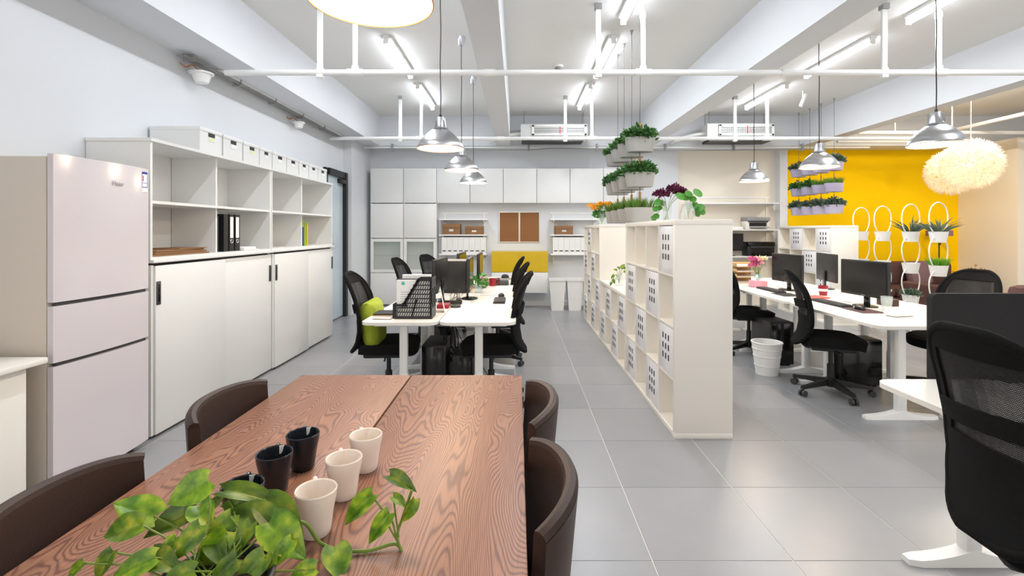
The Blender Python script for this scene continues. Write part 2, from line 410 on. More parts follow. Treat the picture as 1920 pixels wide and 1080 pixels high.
part('cable', B().tube(spline([(-2.6, -0.03, -0.035), (0, -0.03, -0.05), (0.7, -0.03, -0.02), (2.4, -0.03, -0.055), (4.9, -0.03, -0.04)], 6), 0.008), GREY, t)
for k, x in enumerate((-2.2, -1, 0.2, 1.4, 2.6, 3.8, 5.0)): part('clip', bx(x-0.015, x+0.015, -0.045, 0.02, -0.06, 0.06), GREY, t)
for k, (x, lab) in enumerate(((6.1, 'cream pipe bundle under the ceiling of the yellow lounge'),)):
    t = thing('pipe_bundle', lab, 'pipe', (x, 7.6, 2.98))
    part('pipe', B().tube([(-0.6, 0.2, 0), (3.9, 0.2, 0)], 0.03), PIPE, t)
    part('pipe', B().tube([(-0.8, 0.4, -0.1), (1.1, 0.4, -0.1)], 0.035), PIPE, t)
    part('pipe', B().tube([(1.2, -2.5, 0.1), (1.2, 0.9, 0.1)], 0.03), PIPE, t)
    part('hanger', B().tube([(0, 0.2, 0), (0, 0.2, 0.45)], 0.012), PIPE, t)
    part('hanger', B().tube([(2.2, 0.2, 0), (2.2, 0.2, 0.45)], 0.012), PIPE, t)
# cable run below the side beam
t = thing('cable_run', 'grey cables clipped along the side wall under the white beam', 'cable', (-2.79, 2.6, 2.86))
part('tray', bx(-0.045, 0.035, 1.9, 5.25, 0.015, 0.038), PIPE, t)
for k in range(4):
    pts = [(-0.03+0.018*k+random.uniform(-.006, .006), 1.4+0.42*i, 0.0+random.uniform(-.012, .01)) for i in range(10)]
    part('cable', B().tube(spline(pts, 4), 0.007, 6), GREY, t)
for k in range(6): part('clip', bx(-0.05, 0.04, 1.5+0.7*k, 1.52+0.7*k, -0.02, 0.038), GREY, t)
def wall_horn(loc, lab, s):
    t = thing('siren', lab, 'siren', loc)
    part('body', B().lathe([(0.0, -0.075*s), (0.05*s, -0.075*s), (0.058*s, -0.06*s), (0.075*s, -0.005), (0.095*s, 0.0), (0.095*s, 0.012), (0.0, 0.012)], 24), WMETAL, t)
    part('bracket', bx(-0.11, -0.02, -0.02, 0.02, 0.012, 0.03), WMETAL, t)
    part('wire', B().tube(spline([(-0.02, 0, 0.03), (-0.04, -0.06, 0.06), (-0.07, -0.10, 0.03), (-0.1, -0.13, 0.06)], 5), 0.006), COPPER, t)
wall_horn((-2.76, 4.22, 2.765), 'white round siren with loose wires high on side wall', 1.0)
wall_horn((-2.785, 6.15, 2.765), 'smaller white siren farther along the side wall beam', 0.8)
# ceiling tubes
def tube_light(x, y, label, k=1.0, col=(0.93, 0.97, 1.0)):
    t = thing('tube_light', label, 'light', (x, y, ZC), 0, 'fluorescent tube lights on ceiling')
    part('housing', bx(-0.05, 0.05, 0, 1.15, -0.034, 0, 0.006), WMETAL, t)
    part('diffuser', B().tube([(0, 0.02, -0.062), (0, 1.13, -0.066)], 0.024, 8, cap=False), TUBE, t)
    part('end_cap', bx(-0.026, 0.026, -0.012, 0.0, -0.09, 0), WMETAL, t); part('end_cap', bx(-0.026, 0.026, 1.15, 1.162, -0.09, 0), WMETAL, t)
    ld = bpy.data.lights.new('tube_lamp', 'AREA'); ld.shape = 'RECTANGLE'; ld.size = 0.03; ld.size_y = 1.1; ld.energy = TUBE_W*k; ld.color = col
    lo = bpy.data.objects.new('tube_lamp', ld); C.objects.link(lo); lo.parent = t; lo.location = (0, 0.575, -0.0925)
bays = ((-1.365, 'over the side cabinet bay'), (1.0, 'over the cube shelf bay'), (3.69, 'over the far desk bay'))
ords = ('nearest lit tube light in view', 'middle lit tube light', 'farthest lit tube light')
for x, w in bays:
    for k, y in enumerate((3.40, 5.02, 6.62)): tube_light(x, y, ords[k]+' '+w, 0.9 if x < 0 else (1.5 if x > 3 else 1.15))
    tube_light(x, 1.83, 'tube light almost overhead '+w, 0.8)
for x, y, w in ((7.4, 0.5, 'near added warm fill light'), (7.4, 3.5, 'middle added warm fill light'), (6.43, 6.15, 'farthest added warm fill light')): tube_light(x, y, w+' over the lounge', 4.0, (1.0, 0.88, 0.7))  # added warm fill tubes, out of view, to brighten lounge and yellow wall
# smoke detector, spot
t = thing('smoke_detector', 'round white smoke detector on ceiling', 'detector', (0.506, 5.95, ZC))
part('base', B().lathe([(0, 0), (0.06, 0), (0.06, -0.025), (0, -0.025)], 24), WMETAL, t); part('sensor', B().lathe([(0.045, -0.025), (0.04, -0.05), (0, -0.05)], 24), GREY, t)
t = thing('spotlight', 'small white cylinder spotlight hanging from ceiling', 'light', (4.14, 7.0, ZC))
part('rod', B().tube([(0, 0, 0), (0, 0, -0.1)], 0.008), WMETAL, t); part('head', B().tube([(0.03, -0.02, -0.07), (-0.06, -0.05, -0.24)], 0.026, 14), WMETAL, t)
# air conditioners
def aircon(x0, x1, y, z0, z1, label):
    t = thing('air_conditioner', label, 'air conditioner', (x0, y, z0)); w = x1-x0; h = z1-z0
    part('body', bx(-0.22, w+0.02, 0.03, 0.32, -0.06, h+0.02, 0.01), PIPE, t)
    part('frame', B().box(-0.03, w, 0, 0.03, h-0.035, h, 0.004).box(-0.03, w, 0, 0.03, 0, 0.035, 0.004).box(-0.03, 0.01, 0, 0.03, 0, h).box(w-0.04, w, 0, 0.03, 0, h), WMETAL, t)
    part('grille_back', bx(0, w-0.03, 0.018, 0.03, 0.03, h-0.03), BLACK, t)
    n = 5
    for k in range(n):
        z = 0.035+(h-0.07)*(k+0.5)/n; part('slat', bx(0.01, w-0.04, 0.002, 0.016, z-0.0045, z+0.0045), WMETAL, t)
    vb = B()
    for k in range(1, 28): vb.box(0.01+(w-0.05)*k/28-0.002, 0.01+(w-0.05)*k/28+0.002, 0.004, 0.014, 0.03, h-0.03)
    part('vertical_bars', vb, WMETAL, t)['kind'] = 'stuff'
    part('ribbon', bx(w*0.49, w*0.505, -0.006, 0.001, 0.03, h-0.03), REDR, t)
    part('intake', bx(-0.2, w-0.06, 0.0, 0.30, -0.1, -0.06), BLACK, t)
    for k in range(2): part('duct', B().tube(spline([(-0.22, 0.15+0.15*k, 0.06), (-0.42, 0.15+0.15*k, 0.03), (-0.75, 0.15+0.15*k, -0.06)], 5), 0.03), PIPE, t)
    for xx in (-0.16, w-0.04):
        for yy in (0.1, 0.28): part('hanging_rod', B().tube([(xx, yy, h), (xx, yy, ZC-z0)], 0.006, 6), GREY, t)
aircon(0.275, 1.17, 8.13, 3.0, 3.18, 'white ducted air conditioner above the back wall cabinets')
aircon(3.43, 4.33, 8.13, 3.0, 3.19, 'white ducted air conditioner over the printer shelves')

# pendants
def pendant(x, y, label, cord_top=ZC, zr=2.03, k=1.0):
    t = thing('pendant_lamp', label, 'lamp', (x, y, zr), 0, 'brushed aluminium pendant lamps')
    outer = [(0.180, 0.0), (0.178, 0.012), (0.165, 0.04), (0.14, 0.075), (0.108, 0.108), (0.075, 0.135), (0.056, 0.147), (0.052, 0.158), (0.045, 0.16), (0.034, 0.235), (0.032, 0.24), (0.0, 0.242)]
    part('shade', B().lathe(outer[:-1]+[(0.0, 0.2405)], 48, cap=False), ALU, t)
    inner = [(0.1775, 0.001), (0.163, 0.034), (0.138, 0.069), (0.106, 0.101), (0.07, 0.128), (0.0, 0.139)]
    bb = B(); n = 48
    bb.lathe(inner, n, cap=False)
    part('shade_lining', bb, SHADEIN, t)
    part('rim', B().tube([(0.179*math.cos(2*PI*k/48), 0.179*math.sin(2*PI*k/48), 0) for k in range(49)], 0.0025, 6), COPPER, t)
    part('collar_ring', B().lathe([(0.054, 0.146), (0.06, 0.15), (0.06, 0.157), (0.05, 0.16)], 32), ALU, t)
    for k in range(4): part('bracket_strut', bx(-0.003, 0.003, 0.042, 0.05, 0.15, 0.235, M=Rz(PI/4+k*PI/2)), ALU, t)
    part('grommet', B().lathe([(0.0, 0.236), (0.012, 0.238), (0.009, 0.262), (0.0, 0.264)], 14), BLACK, t)
    part('cord', B().tube([(0, 0, 0.26)]+[(0.003*math.sin(k*1.7), 0.002*math.cos(k), 0.26+(cord_top-zr-0.30)*k/8) for k in range(1, 8)]+[(0, 0, cord_top-zr-0.02)], 0.004, 6), BLACK, t)
    part('canopy', B().lathe([(0.025, cord_top-zr-0.09), (0.03, cord_top-zr-0.085), (0.045, cord_top-zr)], 24), CHROME, t)
    part('socket', B().lathe([(0.02, 0.12), (0.02, 0.10), (0.0, 0.10)], 14), WMETAL, t)
    part('bulb', B().lathe([(0.0, 0.03), (0.018, 0.033), (0.03, 0.05), (0.03, 0.066), (0.018, 0.092), (0.014, 0.1)], 20), BULB, t)
    ld = bpy.data.lights.new('bulb_lamp', 'POINT'); ld.energy = BULB_W*k; ld.color = (1.0, 0.78, 0.52); ld.shadow_soft_size = 0.035
    lo = bpy.data.objects.new('bulb_lamp', ld); C.objects.link(lo); lo.parent = t; lo.location = (0, 0, 0.015)
    return t
pendant(-0.425, 1.40, 'brushed aluminium pendant right above the oak dining table', zr=2.065, k=1.3)
pendant(-0.592, 3.72, 'largest-looking aluminium pendant over the middle desks, nearest of three')
pendant(-0.587, 5.07, 'middle aluminium pendant of the three over the middle desks')
pendant(-0.583, 6.40, 'farthest aluminium pendant of the three over the middle desks')
pendant(3.09, 3.56, 'aluminium pendant hanging beside the dandelion lamps, nearest on the right')
pendant(3.02, 4.83, 'aluminium pendant hanging in front of the planters on the yellow wall')
pendant(3.04, 6.20, 'aluminium pendant hanging in front of the cream printer wall')
def dandelion(x, y, z, R, label):
    t = thing('dandelion_lamp', label, 'lamp', (x, y, z), 0, 'dandelion lamps')
    b = B(); n = 190; rnd = random.Random(int(x*100))
    for i in range(n):
        ph = math.acos(1-2*(i+0.5)/n); th = PI*(1+5**0.5)*i
        d = Vector((math.cos(th)*math.sin(ph), math.sin(th)*math.sin(ph), math.cos(ph)))
        a = d.cross(Vector((0.31, 0.2, 0.93))).normalized(); c = d.cross(a)
        p0 = d*R*0.74
        for k in range(9):
            w = 2*PI*k/9+rnd.random()
            out = (d*0.8+(a*math.cos(w)+c*math.sin(w))*rnd.uniform(0.55, 0.95)).normalized()
            side = out.cross(d).normalized()*0.009; L = R*rnd.uniform(0.26, 0.36)
            b.add([p0-side*.4, p0+side*.4, p0+out*L*.6+side, p0+out*L*.6-side, p0+out*L], [(0, 1, 2, 3), (3, 2, 4)])
    o = part('petals', b, PETAL, t, smooth=0)
    fr = B()
    for k in range(6):
        fr.tube([(R*.76*math.sin(PI*j/16)*math.cos(k*PI/3), R*.76*math.sin(PI*j/16)*math.sin(k*PI/3), R*.76*math.cos(PI*j/16)) for j in range(17)], 0.004, 5)
    part('wire_frame', fr, WMETAL, t)
    part('bulb', B().lathe([(0, -.05), (.035, -.035), (.05, 0), (.035, .035), (0, .05)], 16), BULB, t)
    part('cord', B().tube([(0, 0, R*.7), (0, 0, ZC-z)], 0.006, 6), WMETAL, t)
    ld = bpy.data.lights.new('dandelion_bulb', 'POINT'); ld.energy = 8; ld.color = (1.0, 0.74, 0.46); ld.shadow_soft_size = 0.06
    lo = bpy.data.objects.new('dandelion_bulb', ld); C.objects.link(lo); lo.parent = t
dandelion(6.20, 6.6, 2.30, 0.36, 'spiky white dandelion lamp, the nearer one of the lounge pair')
dandelion(6.62, 7.35, 2.285, 0.36, 'spiky white dandelion lamp, the farther lower-looking one of the pair')

# ------------------------------------------------------------------ side storage: fridge, counter, cabinets
t = thing('refrigerator', 'tall white three-door refrigerator beside the side counter', 'refrigerator', (-2.84, 2.48, 0))
part('body', bx(0, 0.42, 0, 0.64, 0.03, 1.785, 0.01), FRSIDE, t)
def curved_door(z0, z1):
    b = B(); n = 10
    poly = [(0.425, 0.0)]+[(0.455+0.022*math.sin(PI*k/n)**0.7, 0.64*k/n) for k in range(n+1)]+[(0.425, 0.64)]
    b.prism(poly, z0+0.004, z1-0.004); return b
for k, (z0, z1) in enumerate(((0.05, 0.70), (0.712, 1.012), (1.024, 1.80))):
    d = part('door', curved_door(z0, z1), FRIDGE, t)
    if k < 2: part('grip_shadow_gap', bx(0.43, 0.452, 0.02, 0.62, z1-0.004, z1+0.016), DGREY, t)
fd = d
for x in (0.03, 0.38):
    for y in (0.05, 0.58): part('foot', B().lathe([(0.02, 0), (0.02, 0.03)], 12, (x, y, 0)), BLACK, t)
def text_mesh(txt, size, m):
    cu = bpy.data.curves.new('lettering', 'FONT'); cu.body = txt; cu.size = size; cu.extrude = 0.0006; cu.align_x = 'CENTER'; cu.align_y = 'CENTER'
    tmp = bpy.data.objects.new('tmp', cu); C.objects.link(tmp)
    me = bpy.data.meshes.new_from_object(tmp.evaluated_get(bpy.context.evaluated_depsgraph_get()))
    bpy.data.objects.remove(tmp); me.name = 'lettering'; me.materials.clear(); me.materials.append(m); return me
part('lettering', text_mesh('Haier', 0.038, GREY), None, fd, (0.4805, 0.375, 1.675), (PI/2, 0, PI/2), 'grey maker lettering')
st = part('energy_label', bx(0.4625, 0.4645, 0.572, 0.622, 1.645, 1.775), PAPER, fd, label='white and blue energy label')
part('label_print', B().box(0.464, 0.4652, 0.574, 0.620, 1.758, 1.773).box(0.464, 0.4652, 0.574, 0.620, 1.70, 1.703).box(0.464, 0.4652, 0.574, 0.620, 1.672, 1.677).box(0.464, 0.4652, 0.574, 0.577, 1.675, 1.76).box(0.464, 0.4652, 0.617, 0.620, 1.675, 1.76), BLUEL, fd)
part('label_bars', B().box(0.464, 0.4652, 0.581, 0.588, 1.712, 1.748), REDR, fd)

t = thing('counter', 'white low counter beside the refrigerator', 'counter', (-2.87, 0.85, 0))
part('worktop', bx(0, 0.515, 0, 1.575, 0.735, 0.765, 0.006), WARMW, t)
part('body', bx(0.0, 0.445, 0.02, 1.52, 0.06, 0.735), WARMW, t)
for k in range(3): part('door', bx(0.446, 0.464, 0.022+0.5*k, 0.515+0.5*k, 0.065, 0.73, 0.002), WARMW, t)
part('plinth', bx(0.0, 0.40, 0.03, 1.51, 0, 0.06), GREY, t)

def sliding_cabinet(y, label, first):
    t = thing('sliding_door_cabinet', label, 'cabinet', (XL, y, 0), 0, 'sliding door cabinets along side wall')
    w = 1.585
    part('plinth', bx(0.02, 0.37, 0.02, w-0.02, 0, 0.035), BLACK, t)
    part('body', B().box(0.005, 0.40, 0, 0.018, 0.035, 1.18).box(0.005, 0.40, w-0.018, w, 0.035, 1.18).box(0.005, 0.02, 0.018, w-0.018, 0.035, 1.18).box(0.02, 0.40, 0.018, w-0.018, 0.035, 0.055).box(0.02, 0.385, 0.018, w-0.018, 1.16, 1.18), WHITE, t)
    part('track', bx(0.385, 0.40, 0.018, w-0.018, 1.155, 1.18), BLACK, t)
    part('worktop', bx(0.005, 0.455, -0.005, w+0.005, 1.18, 1.20, 0.003), WHITE, t)
    part('edge_post', bx(0.40, 0.432, 0.0, 0.022, 0.02, 1.165), WHITE, t)
    for k, (a, b_, x) in enumerate(((0.024, 0.80, 0.428), (0.79, w-0.002, 0.41))):
        dr = part('sliding_door', bx(x, x+0.018, a, b_, 0.022, 1.160, 0.002), WHITE, t)
        hy = a+0.004 if k == 0 else b_-0.044
        part('handle', bx(x+0.014, x+0.024, hy, hy+0.04, 0.895, 1.055, 0.014), DGREY, dr)
        part('handle_recess', bx(x+0.0225, x+0.0248, hy+0.012, hy+0.028, 0.915, 1.035, 0.004), BLACKG, dr)
sliding_cabinet(3.225, 'white sliding door cabinet next to the refrigerator', True)
sliding_cabinet(4.825, 'white sliding door cabinet next to the black side door', False)
def open_shelf(y, label):
    t = thing('open_shelf_unit', label, 'shelf', (XL, y, 1.201), 0, 'open shelf units on the sliding door cabinets')
    w, h, D = 1.575, 0.795, 0.435
    part('side_panel', bx(0.005, D, 0, 0.02, 0, h), WHITE, t); part('side_panel', bx(0.005, D, w-0.02, w, 0, h), WHITE, t)
    part('top_panel', bx(0.005, D+0.01, -0.005, w+0.004, h, h+0.022), WHITE, t)
    part('bottom_panel', bx(0.005, D, 0.02, w-0.02, 0, 0.018), WHITE, t)
    part('shelf', bx(0.02, D-0.004, 0.02, w-0.02, 0.38, 0.40), WHITE, t)
    for z0, z1 in ((0.018, 0.38), (0.40, h)): part('divider', bx(0.02, D-0.05, w/2-0.01, w/2+0.01, z0, z1), WHITE, t)
    part('back_panel', bx(0.005, 0.015, 0.02, w-0.02, 0.018, h), WHITE, t)
open_shelf(3.215, 'white open shelf unit with brown folders on sliding cabinet beside refrigerator')
open_shelf(4.80, 'white open shelf unit holding green and yellow books')
ZT = 1.201+0.795+0.0225
ys = [(3.757, 4.045), (4.06, 4.345), (4.36, 4.63), (4.635, 4.87), (4.88, 5.175), (5.18, 5.465), (5.47, 5.725), (5.73, 5.985), (5.99, 6.27)]
nth = ('largest-looking white lidded box beside the refrigerator end', 'second white lidded box', 'third lidded box, pale green tag,', 'fourth white lidded box', 'fifth white lidded box', 'sixth white lidded box', 'seventh white lidded box', 'eighth white lidded box', 'ninth and last white lidded box')
for k, (a, b_) in enumerate(ys):
    t = thing('lidded_box', nth[k]+' on top of the shelf units' + (', counted from the refrigerator' if k else ''), 'box', (-2.865, a, ZT), 0, 'white boxes on top of the shelf units')
    w = b_-a; hh = 0.195-0.003*k
    part('box_body', bx(0, 0.39, 0.004, w-0.004, 0, hh-0.03), GLOSSW if k == 99 else WHITE, t)
    part('lid', bx(-0.003, 0.394, 0.001, w-0.001, hh-0.03, hh, 0.003), WHITE, t)
    part('handle_hole', bx(0.388, 0.3925, w*0.38, w*0.66, hh-0.062, hh-0.032), BLACK, t)
    lb = part('label_holder', bx(0.388, 0.3925, w*0.38, w*0.66, hh-0.098, hh-0.066), PAPER, t)
    part('tag', bx(0.3925, 0.3935, w*0.40, w*0.64, hh-0.092, hh-0.07), LABELG if k in (0, 2) else PAPER, t)
zs = 1.2195
t = thing('document_folder', 'flat brown cardboard folders lying in lower shelf cell', 'folder', (-2.80, 3.30, zs))
for k in range(3): part('folder', bx(0.0, 0.31, 0.0+0.01*k, 0.60-0.02*k, 0.014*k, 0.014*k+0.012, 0.002), CARD, t, rot=(0, 0, 0.02*k))
part('flap', bx(0.02, 0.30, 0.28, 0.60, 0.041, 0.046), CARD, t)
def binder(y, label, m=BLACK, w=0.075, h=0.32, lab=True, x=-2.78):
    t = thing('ring_binder', label, 'binder', (x, y, zs), 0, 'black binders in the open shelf')
    part('cover', B().box(0, 0.29, 0, 0.003, 0, h).box(0, 0.29, w-0.003, w, 0, h).box(0.287, 0.29, 0, w, 0, h), m, t)
    part('pages', bx(0.01, 0.27, 0.006, w-0.012, 0.01, h-0.02), PAPER, t)
    if lab:
        part('spine_label', bx(0.29, 0.2915, w*0.2, w*0.8, h*0.36, h*0.93), PAPER, t)
        part('finger_ring', B().tube([(0.292, w/2+0.016*math.cos(2*PI*k/16), h*0.27+0.016*math.sin(2*PI*k/16)) for k in range(17)], 0.004, 6), CHROME, t)
def bookx(name, x, y, w, d, h, m, label, cat='book', z=zs):
    t = thing(name, label, cat, (x, y, z))
    part('cover', B().box(0, d, 0, 0.002, 0, h).box(0, d, w-0.002, w, 0, h).box(d-0.002, d, 0, w, 0, h), m, t)
    part('pages', bx(0.004, d-0.004, 0.002, w-0.002, 0.003, h-0.004), PAPER, t)
bookx('notebook', -2.78, 4.03, 0.03, 0.27, 0.30, BLACK, 'thin black notebook beside the binders')
bookx('notebook', -2.78, 4.065, 0.018, 0.22, 0.25, BLUEB, 'thin blue notebook beside the binders')
binder(4.09, 'black ring binder without spine label in open shelf', lab=False, w=0.07)
binder(4.17, 'black ring binder with white spine label, left of two')
binder(4.255, 'black ring binder with white spine label, right of two')
single('paper_stack', B().box(0, 0.14, 0, 0.2, 0, 0.03, 0.008), PAPER, 'white paper pad lying in front of the binders', 'paper', (-2.475-0.14, 4.02-0.19, zs+0.0) if False else (-2.60, 3.99-0.0+0.36, zs))
single('loose_paper', bx(0, 0.2, 0, 0.28, 0, 0.004), PAPER, 'flat white sheets beside the black binders', 'paper', (-2.72, 4.44, zs))
yb = 5.63
bookx('book', -2.74, yb, 0.022, 0.24, 0.22, BLUEB, 'small blue book in the far shelf cell')
bookx('book', -2.78, yb+0.03, 0.05, 0.26, 0.30, GREENB, 'wide green book in the far shelf cell')
bookx('book', -2.78, yb+0.085, 0.04, 0.26, 0.28, GREENB, 'second green book in the far shelf cell beside the yellow one')
bookx('book', -2.76, yb+0.13, 0.03, 0.25, 0.26, YELB, 'yellow book in the far shelf cell')

# ------------------------------------------------------------------ back wall storage
YW = YB-0.002
def cab_unit(name, x0, x1, z0, z1, yf, label, mats, rows, group=None, glass=None):
    """cabinet against back wall; rows: list of (z0,z1,kind) doors"""
    t = thing(name, label, 'cabinet', ((x0+x1)/2, YW, z0), 0, group)
    w = (x1-x0)/2; d = YW-yf; h = z1-z0
    part('body', B().box(-w+0.001, -w+0.018, -d+0.02, 0, 0, h).box(w-0.018, w-0.001, -d+0.02, 0, 0, h).box(-w+0.018, w-0.018, -d+0.02, 0, 0, 0.018).box(-w+0.018, w-0.018, -d+0.02, 0, h-0.018, h).box(-w+0.018, w-0.018, -0.01, 0, 0.018, h-0.018), mats, t)
    for a, b_, kind in rows:
        if kind == 'glass':
            f = 0.055
            dr = part('glass_door', B().box(-w+0.003, -w+f, -d, -d+0.018, a, b_).box(w-f, w-0.003, -d, -d+0.018, a, b_).box(-w+f, w-f, -d, -d+0.018, a, a+f).box(-w+f, w-f, -d, -d+0.018, b_-f, b_), mats, t)
            part('pane', bx(-w+f, w-f, -d+0.007, -d+0.011, a+f, b_-f), GLASSG, dr)
            part('shelf', bx(-w+0.019, w-0.019, -d+0.03, -0.01, (a+b_)/2-0.004, (a+b_)/2+0.004), GLASSG, t)
        else:
            part('door', bx(-w+0.0025, w-0.0025, -d, -d+0.018, a+0.0025, b_-0.0025, 0.002), mats, t)
    return t
for k, (x0, x1) in enumerate(((-2.655, -2.06), (-2.055, -1.46))):
    cab_unit('tall_cabinet', x0, x1, 0.0, 2.52, 8.72, ('tall white cabinet with glass door in the wall corner', 'tall white cabinet with glass door beside the rail shelf')[k], WHITE, ((0.06, 0.63, 'd'), (0.64, 1.25, 'glass'), (1.26, 1.885, 'd'), (1.895, 2.52, 'd')), 'tall white cabinets')
lab6 = ('first white wall cabinet, next to the tall cabinets', 'second white wall cabinet from the tall cabinets', 'third white wall cabinet from the tall cabinets', 'fourth white wall cabinet from the tall cabinets', 'fifth white wall cabinet from the tall cabinets', 'last white wall cabinet, behind the hanging planters')
for k in range(6):
    cab_unit('wall_cabinet', -1.458+0.603*k, -1.458+0.603*k+0.6, 1.895, 2.52, 8.72, lab6[k], WHITE, ((0, 0.625, 'd'),), 'white wall cabinets')
def rail_shelf(x0, x1, zsh, depth, label, yw=YW, group=None):
    t = thing('rail_shelf', label, 'shelf', (x0, yw, 0), 0, group); w = x1-x0
    for z in zsh:
        s = part('shelf_board', bx(0, w, -depth, -0.012, z-0.022, z), WMETAL, t)
        for x in (0.07, w-0.07): part('bracket', B().box(x-0.004, x+0.004, -depth+0.05, -0.012, z-0.06, z-0.022), WMETAL, s)
    for x in (0.07, w-0.07): part('upright', bx(x-0.012, x+0.012, -0.012, 0, zsh[-1]-0.2, zsh[0]+0.12), WMETAL, t)
    part('rail', bx(0, w, -0.01, 0, zsh[0]+0.10, zsh[0]+0.125), WMETAL, t)
rail_shelf(-1.42, -0.55, (1.61, 1.325, 0.975), 0.27, 'white rail shelf holding two brown boxes between tall cabinet and cork boards')
rail_shelf(0.60, 1.50, (1.61, 1.325, 0.975), 0.27, 'white rail shelf holding one brown box above the white bins')
def kraft_box(x, z, w, h, label, y=8.76):
    t = thing('kraft_box', label, 'box', (x, y, z), 0, 'brown boxes on the rail shelves')
    part('box_body', bx(0, w, 0, 0.19, 0, h, 0.002), CARD, t)
    part('band', B().box(-0.002, w+0.002, -0.002, 0.192, h*0.62, h*0.66), DGREY, t)
    part('label_holder', bx(w*0.38, w*0.62, -0.004, 0, h*0.3, h*0.5), ALUF, t)
kraft_box(-1.36, 1.326, 0.32, 0.19, 'brown cardboard box, left of the pair on the rail shelf')
kraft_box(-0.95, 1.326, 0.33, 0.15, 'brown cardboard box with white tag, right of the pair on the rail shelf')
kraft_box(0.69, 1.326, 0.32, 0.16, 'brown cardboard box alone on the rail shelf near the bins')
def magfile(x, z, n, who):
    words = ('first', 'second', 'third', 'fourth', 'fifth', 'sixth', 'seventh', 'eighth')
    for k in range(n):
        t = thing('magazine_file', words[k]+' white magazine file from the left on the rail shelf '+who, 'file', (x+0.1005*k, 8.75, z), 0, 'white magazine files')
        part('file_body', B().prism([(0, 0), (0.098, 0), (0.098, 0.24), (0, 0.24)], 0, 0.30), WHITE, t)
        part('finger_hole', bx(0.018, 0.08, -0.003, 0, 0.045, 0.062), BLACK, t)
magfile(-1.375, 0.976, 8, 'by the tall cabinet')
magfile(0.645, 0.976, 8, 'above the bins')
t = thing('cork_board', 'pair of brown cork boards in thin pale frame, left board', 'board', (-0.34, YW, 1.18))
def cork(t):
    part('board', bx(0.01, 0.365, -0.018, 0, 0.01, 0.555), CORK, t)
    part('frame', B().box(0, 0.375, -0.024, 0, 0, 0.012).box(0, 0.375, -0.024, 0, 0.553, 0.565).box(0, 0.012, -0.024, 0, 0.012, 0.553).box(0.363, 0.375, -0.024, 0, 0.012, 0.553), ALUF, t)
cork(t); t['label'] = 'brown cork board, the left one of two above the yellow cabinet'
t = thing('cork_board', 'brown cork board, the right one of two above the yellow cabinet', 'board', (0.04, YW, 1.18)); cork(t)
t = thing('yellow_wall_cabinet', 'mustard yellow two-drawer wall cabinet under the cork boards', 'cabinet', (-0.457, YW, 0.655))
part('body', bx(0, 1.0, -0.39, 0, 0, 0.365), YCAB, t)
def scoop(x0, x1, h):
    b = B(); n = 14; top = [(x1-(x1-x0)*k/n, h-(0.045*max(0, math.sin(PI*(k/n-0.2)/0.6)) if 0.2 < k/n < 0.8 else 0)) for k in range(n+1)]
    b.prism([(x0, 0.003), (x1, 0.003)]+top, 0, 0.018, Matrix.Rotation(PI/2, 4, 'X')); return b
part('drawer', scoop(0.003, 0.497, 0.362), YCAB, t, (0, -0.391, 0)); part('drawer', scoop(0.502, 0.997, 0.362), YCAB, t, (0, -0.391, 0))
t = thing('white_wall_cabinet', 'white wall cabinet under the mustard yellow one', 'cabinet', (-0.457, YW, 0.285))
part('body', bx(0, 1.0, -0.39, 0, 0, 0.368), WHITE, t)
part('drawer', bx(0.003, 0.997, -0.41, -0.391, 0.003, 0.365, 0.002), WHITE, t)
def waste_bin(x, label):
    t = thing('waste_bin', label, 'bin', (x, 8.52, 0), 0, 'white bins under the rail shelf')
    b = B(); a, c = 0.105, 0.14
    b.add([(-a, -a, 0), (a, -a, 0), (a, a, 0), (-a, a, 0), (-c, -c, .53), (c, -c, .53), (c, c, .53), (-c, c, .53)], [(3, 2, 1, 0), (0, 1, 5, 4), (1, 2, 6, 5), (2, 3, 7, 6), (3, 0, 4, 7)])
    part('bin_body', b, WHITE, t, smooth=0)
    part('rim', B().box(-.15, .15, -.15, -.135, .52, .55).box(-.15, .15, .135, .15, .52, .55).box(-.15, -.135, -.135, .135, .52, .55).box(.135, .15, -.135, .135, .52, .55), WHITE, t)
    part('lid', bx(-.134, .134, -.134, .134, .535, .545), WHITE, t)
waste_bin(0.70, 'white tapered bin beside the wall cabinet')
waste_bin(1.005, 'white tapered bin between two other bins')
waste_bin(1.31, 'white tapered bin half hidden behind the cube shelf')
# right-hand printer shelves
rail_shelf(3.12, 4.76, (1.905, 1.42, 0.93), 0.33, 'cream lit rail shelves carrying the printers', YB+0.098)

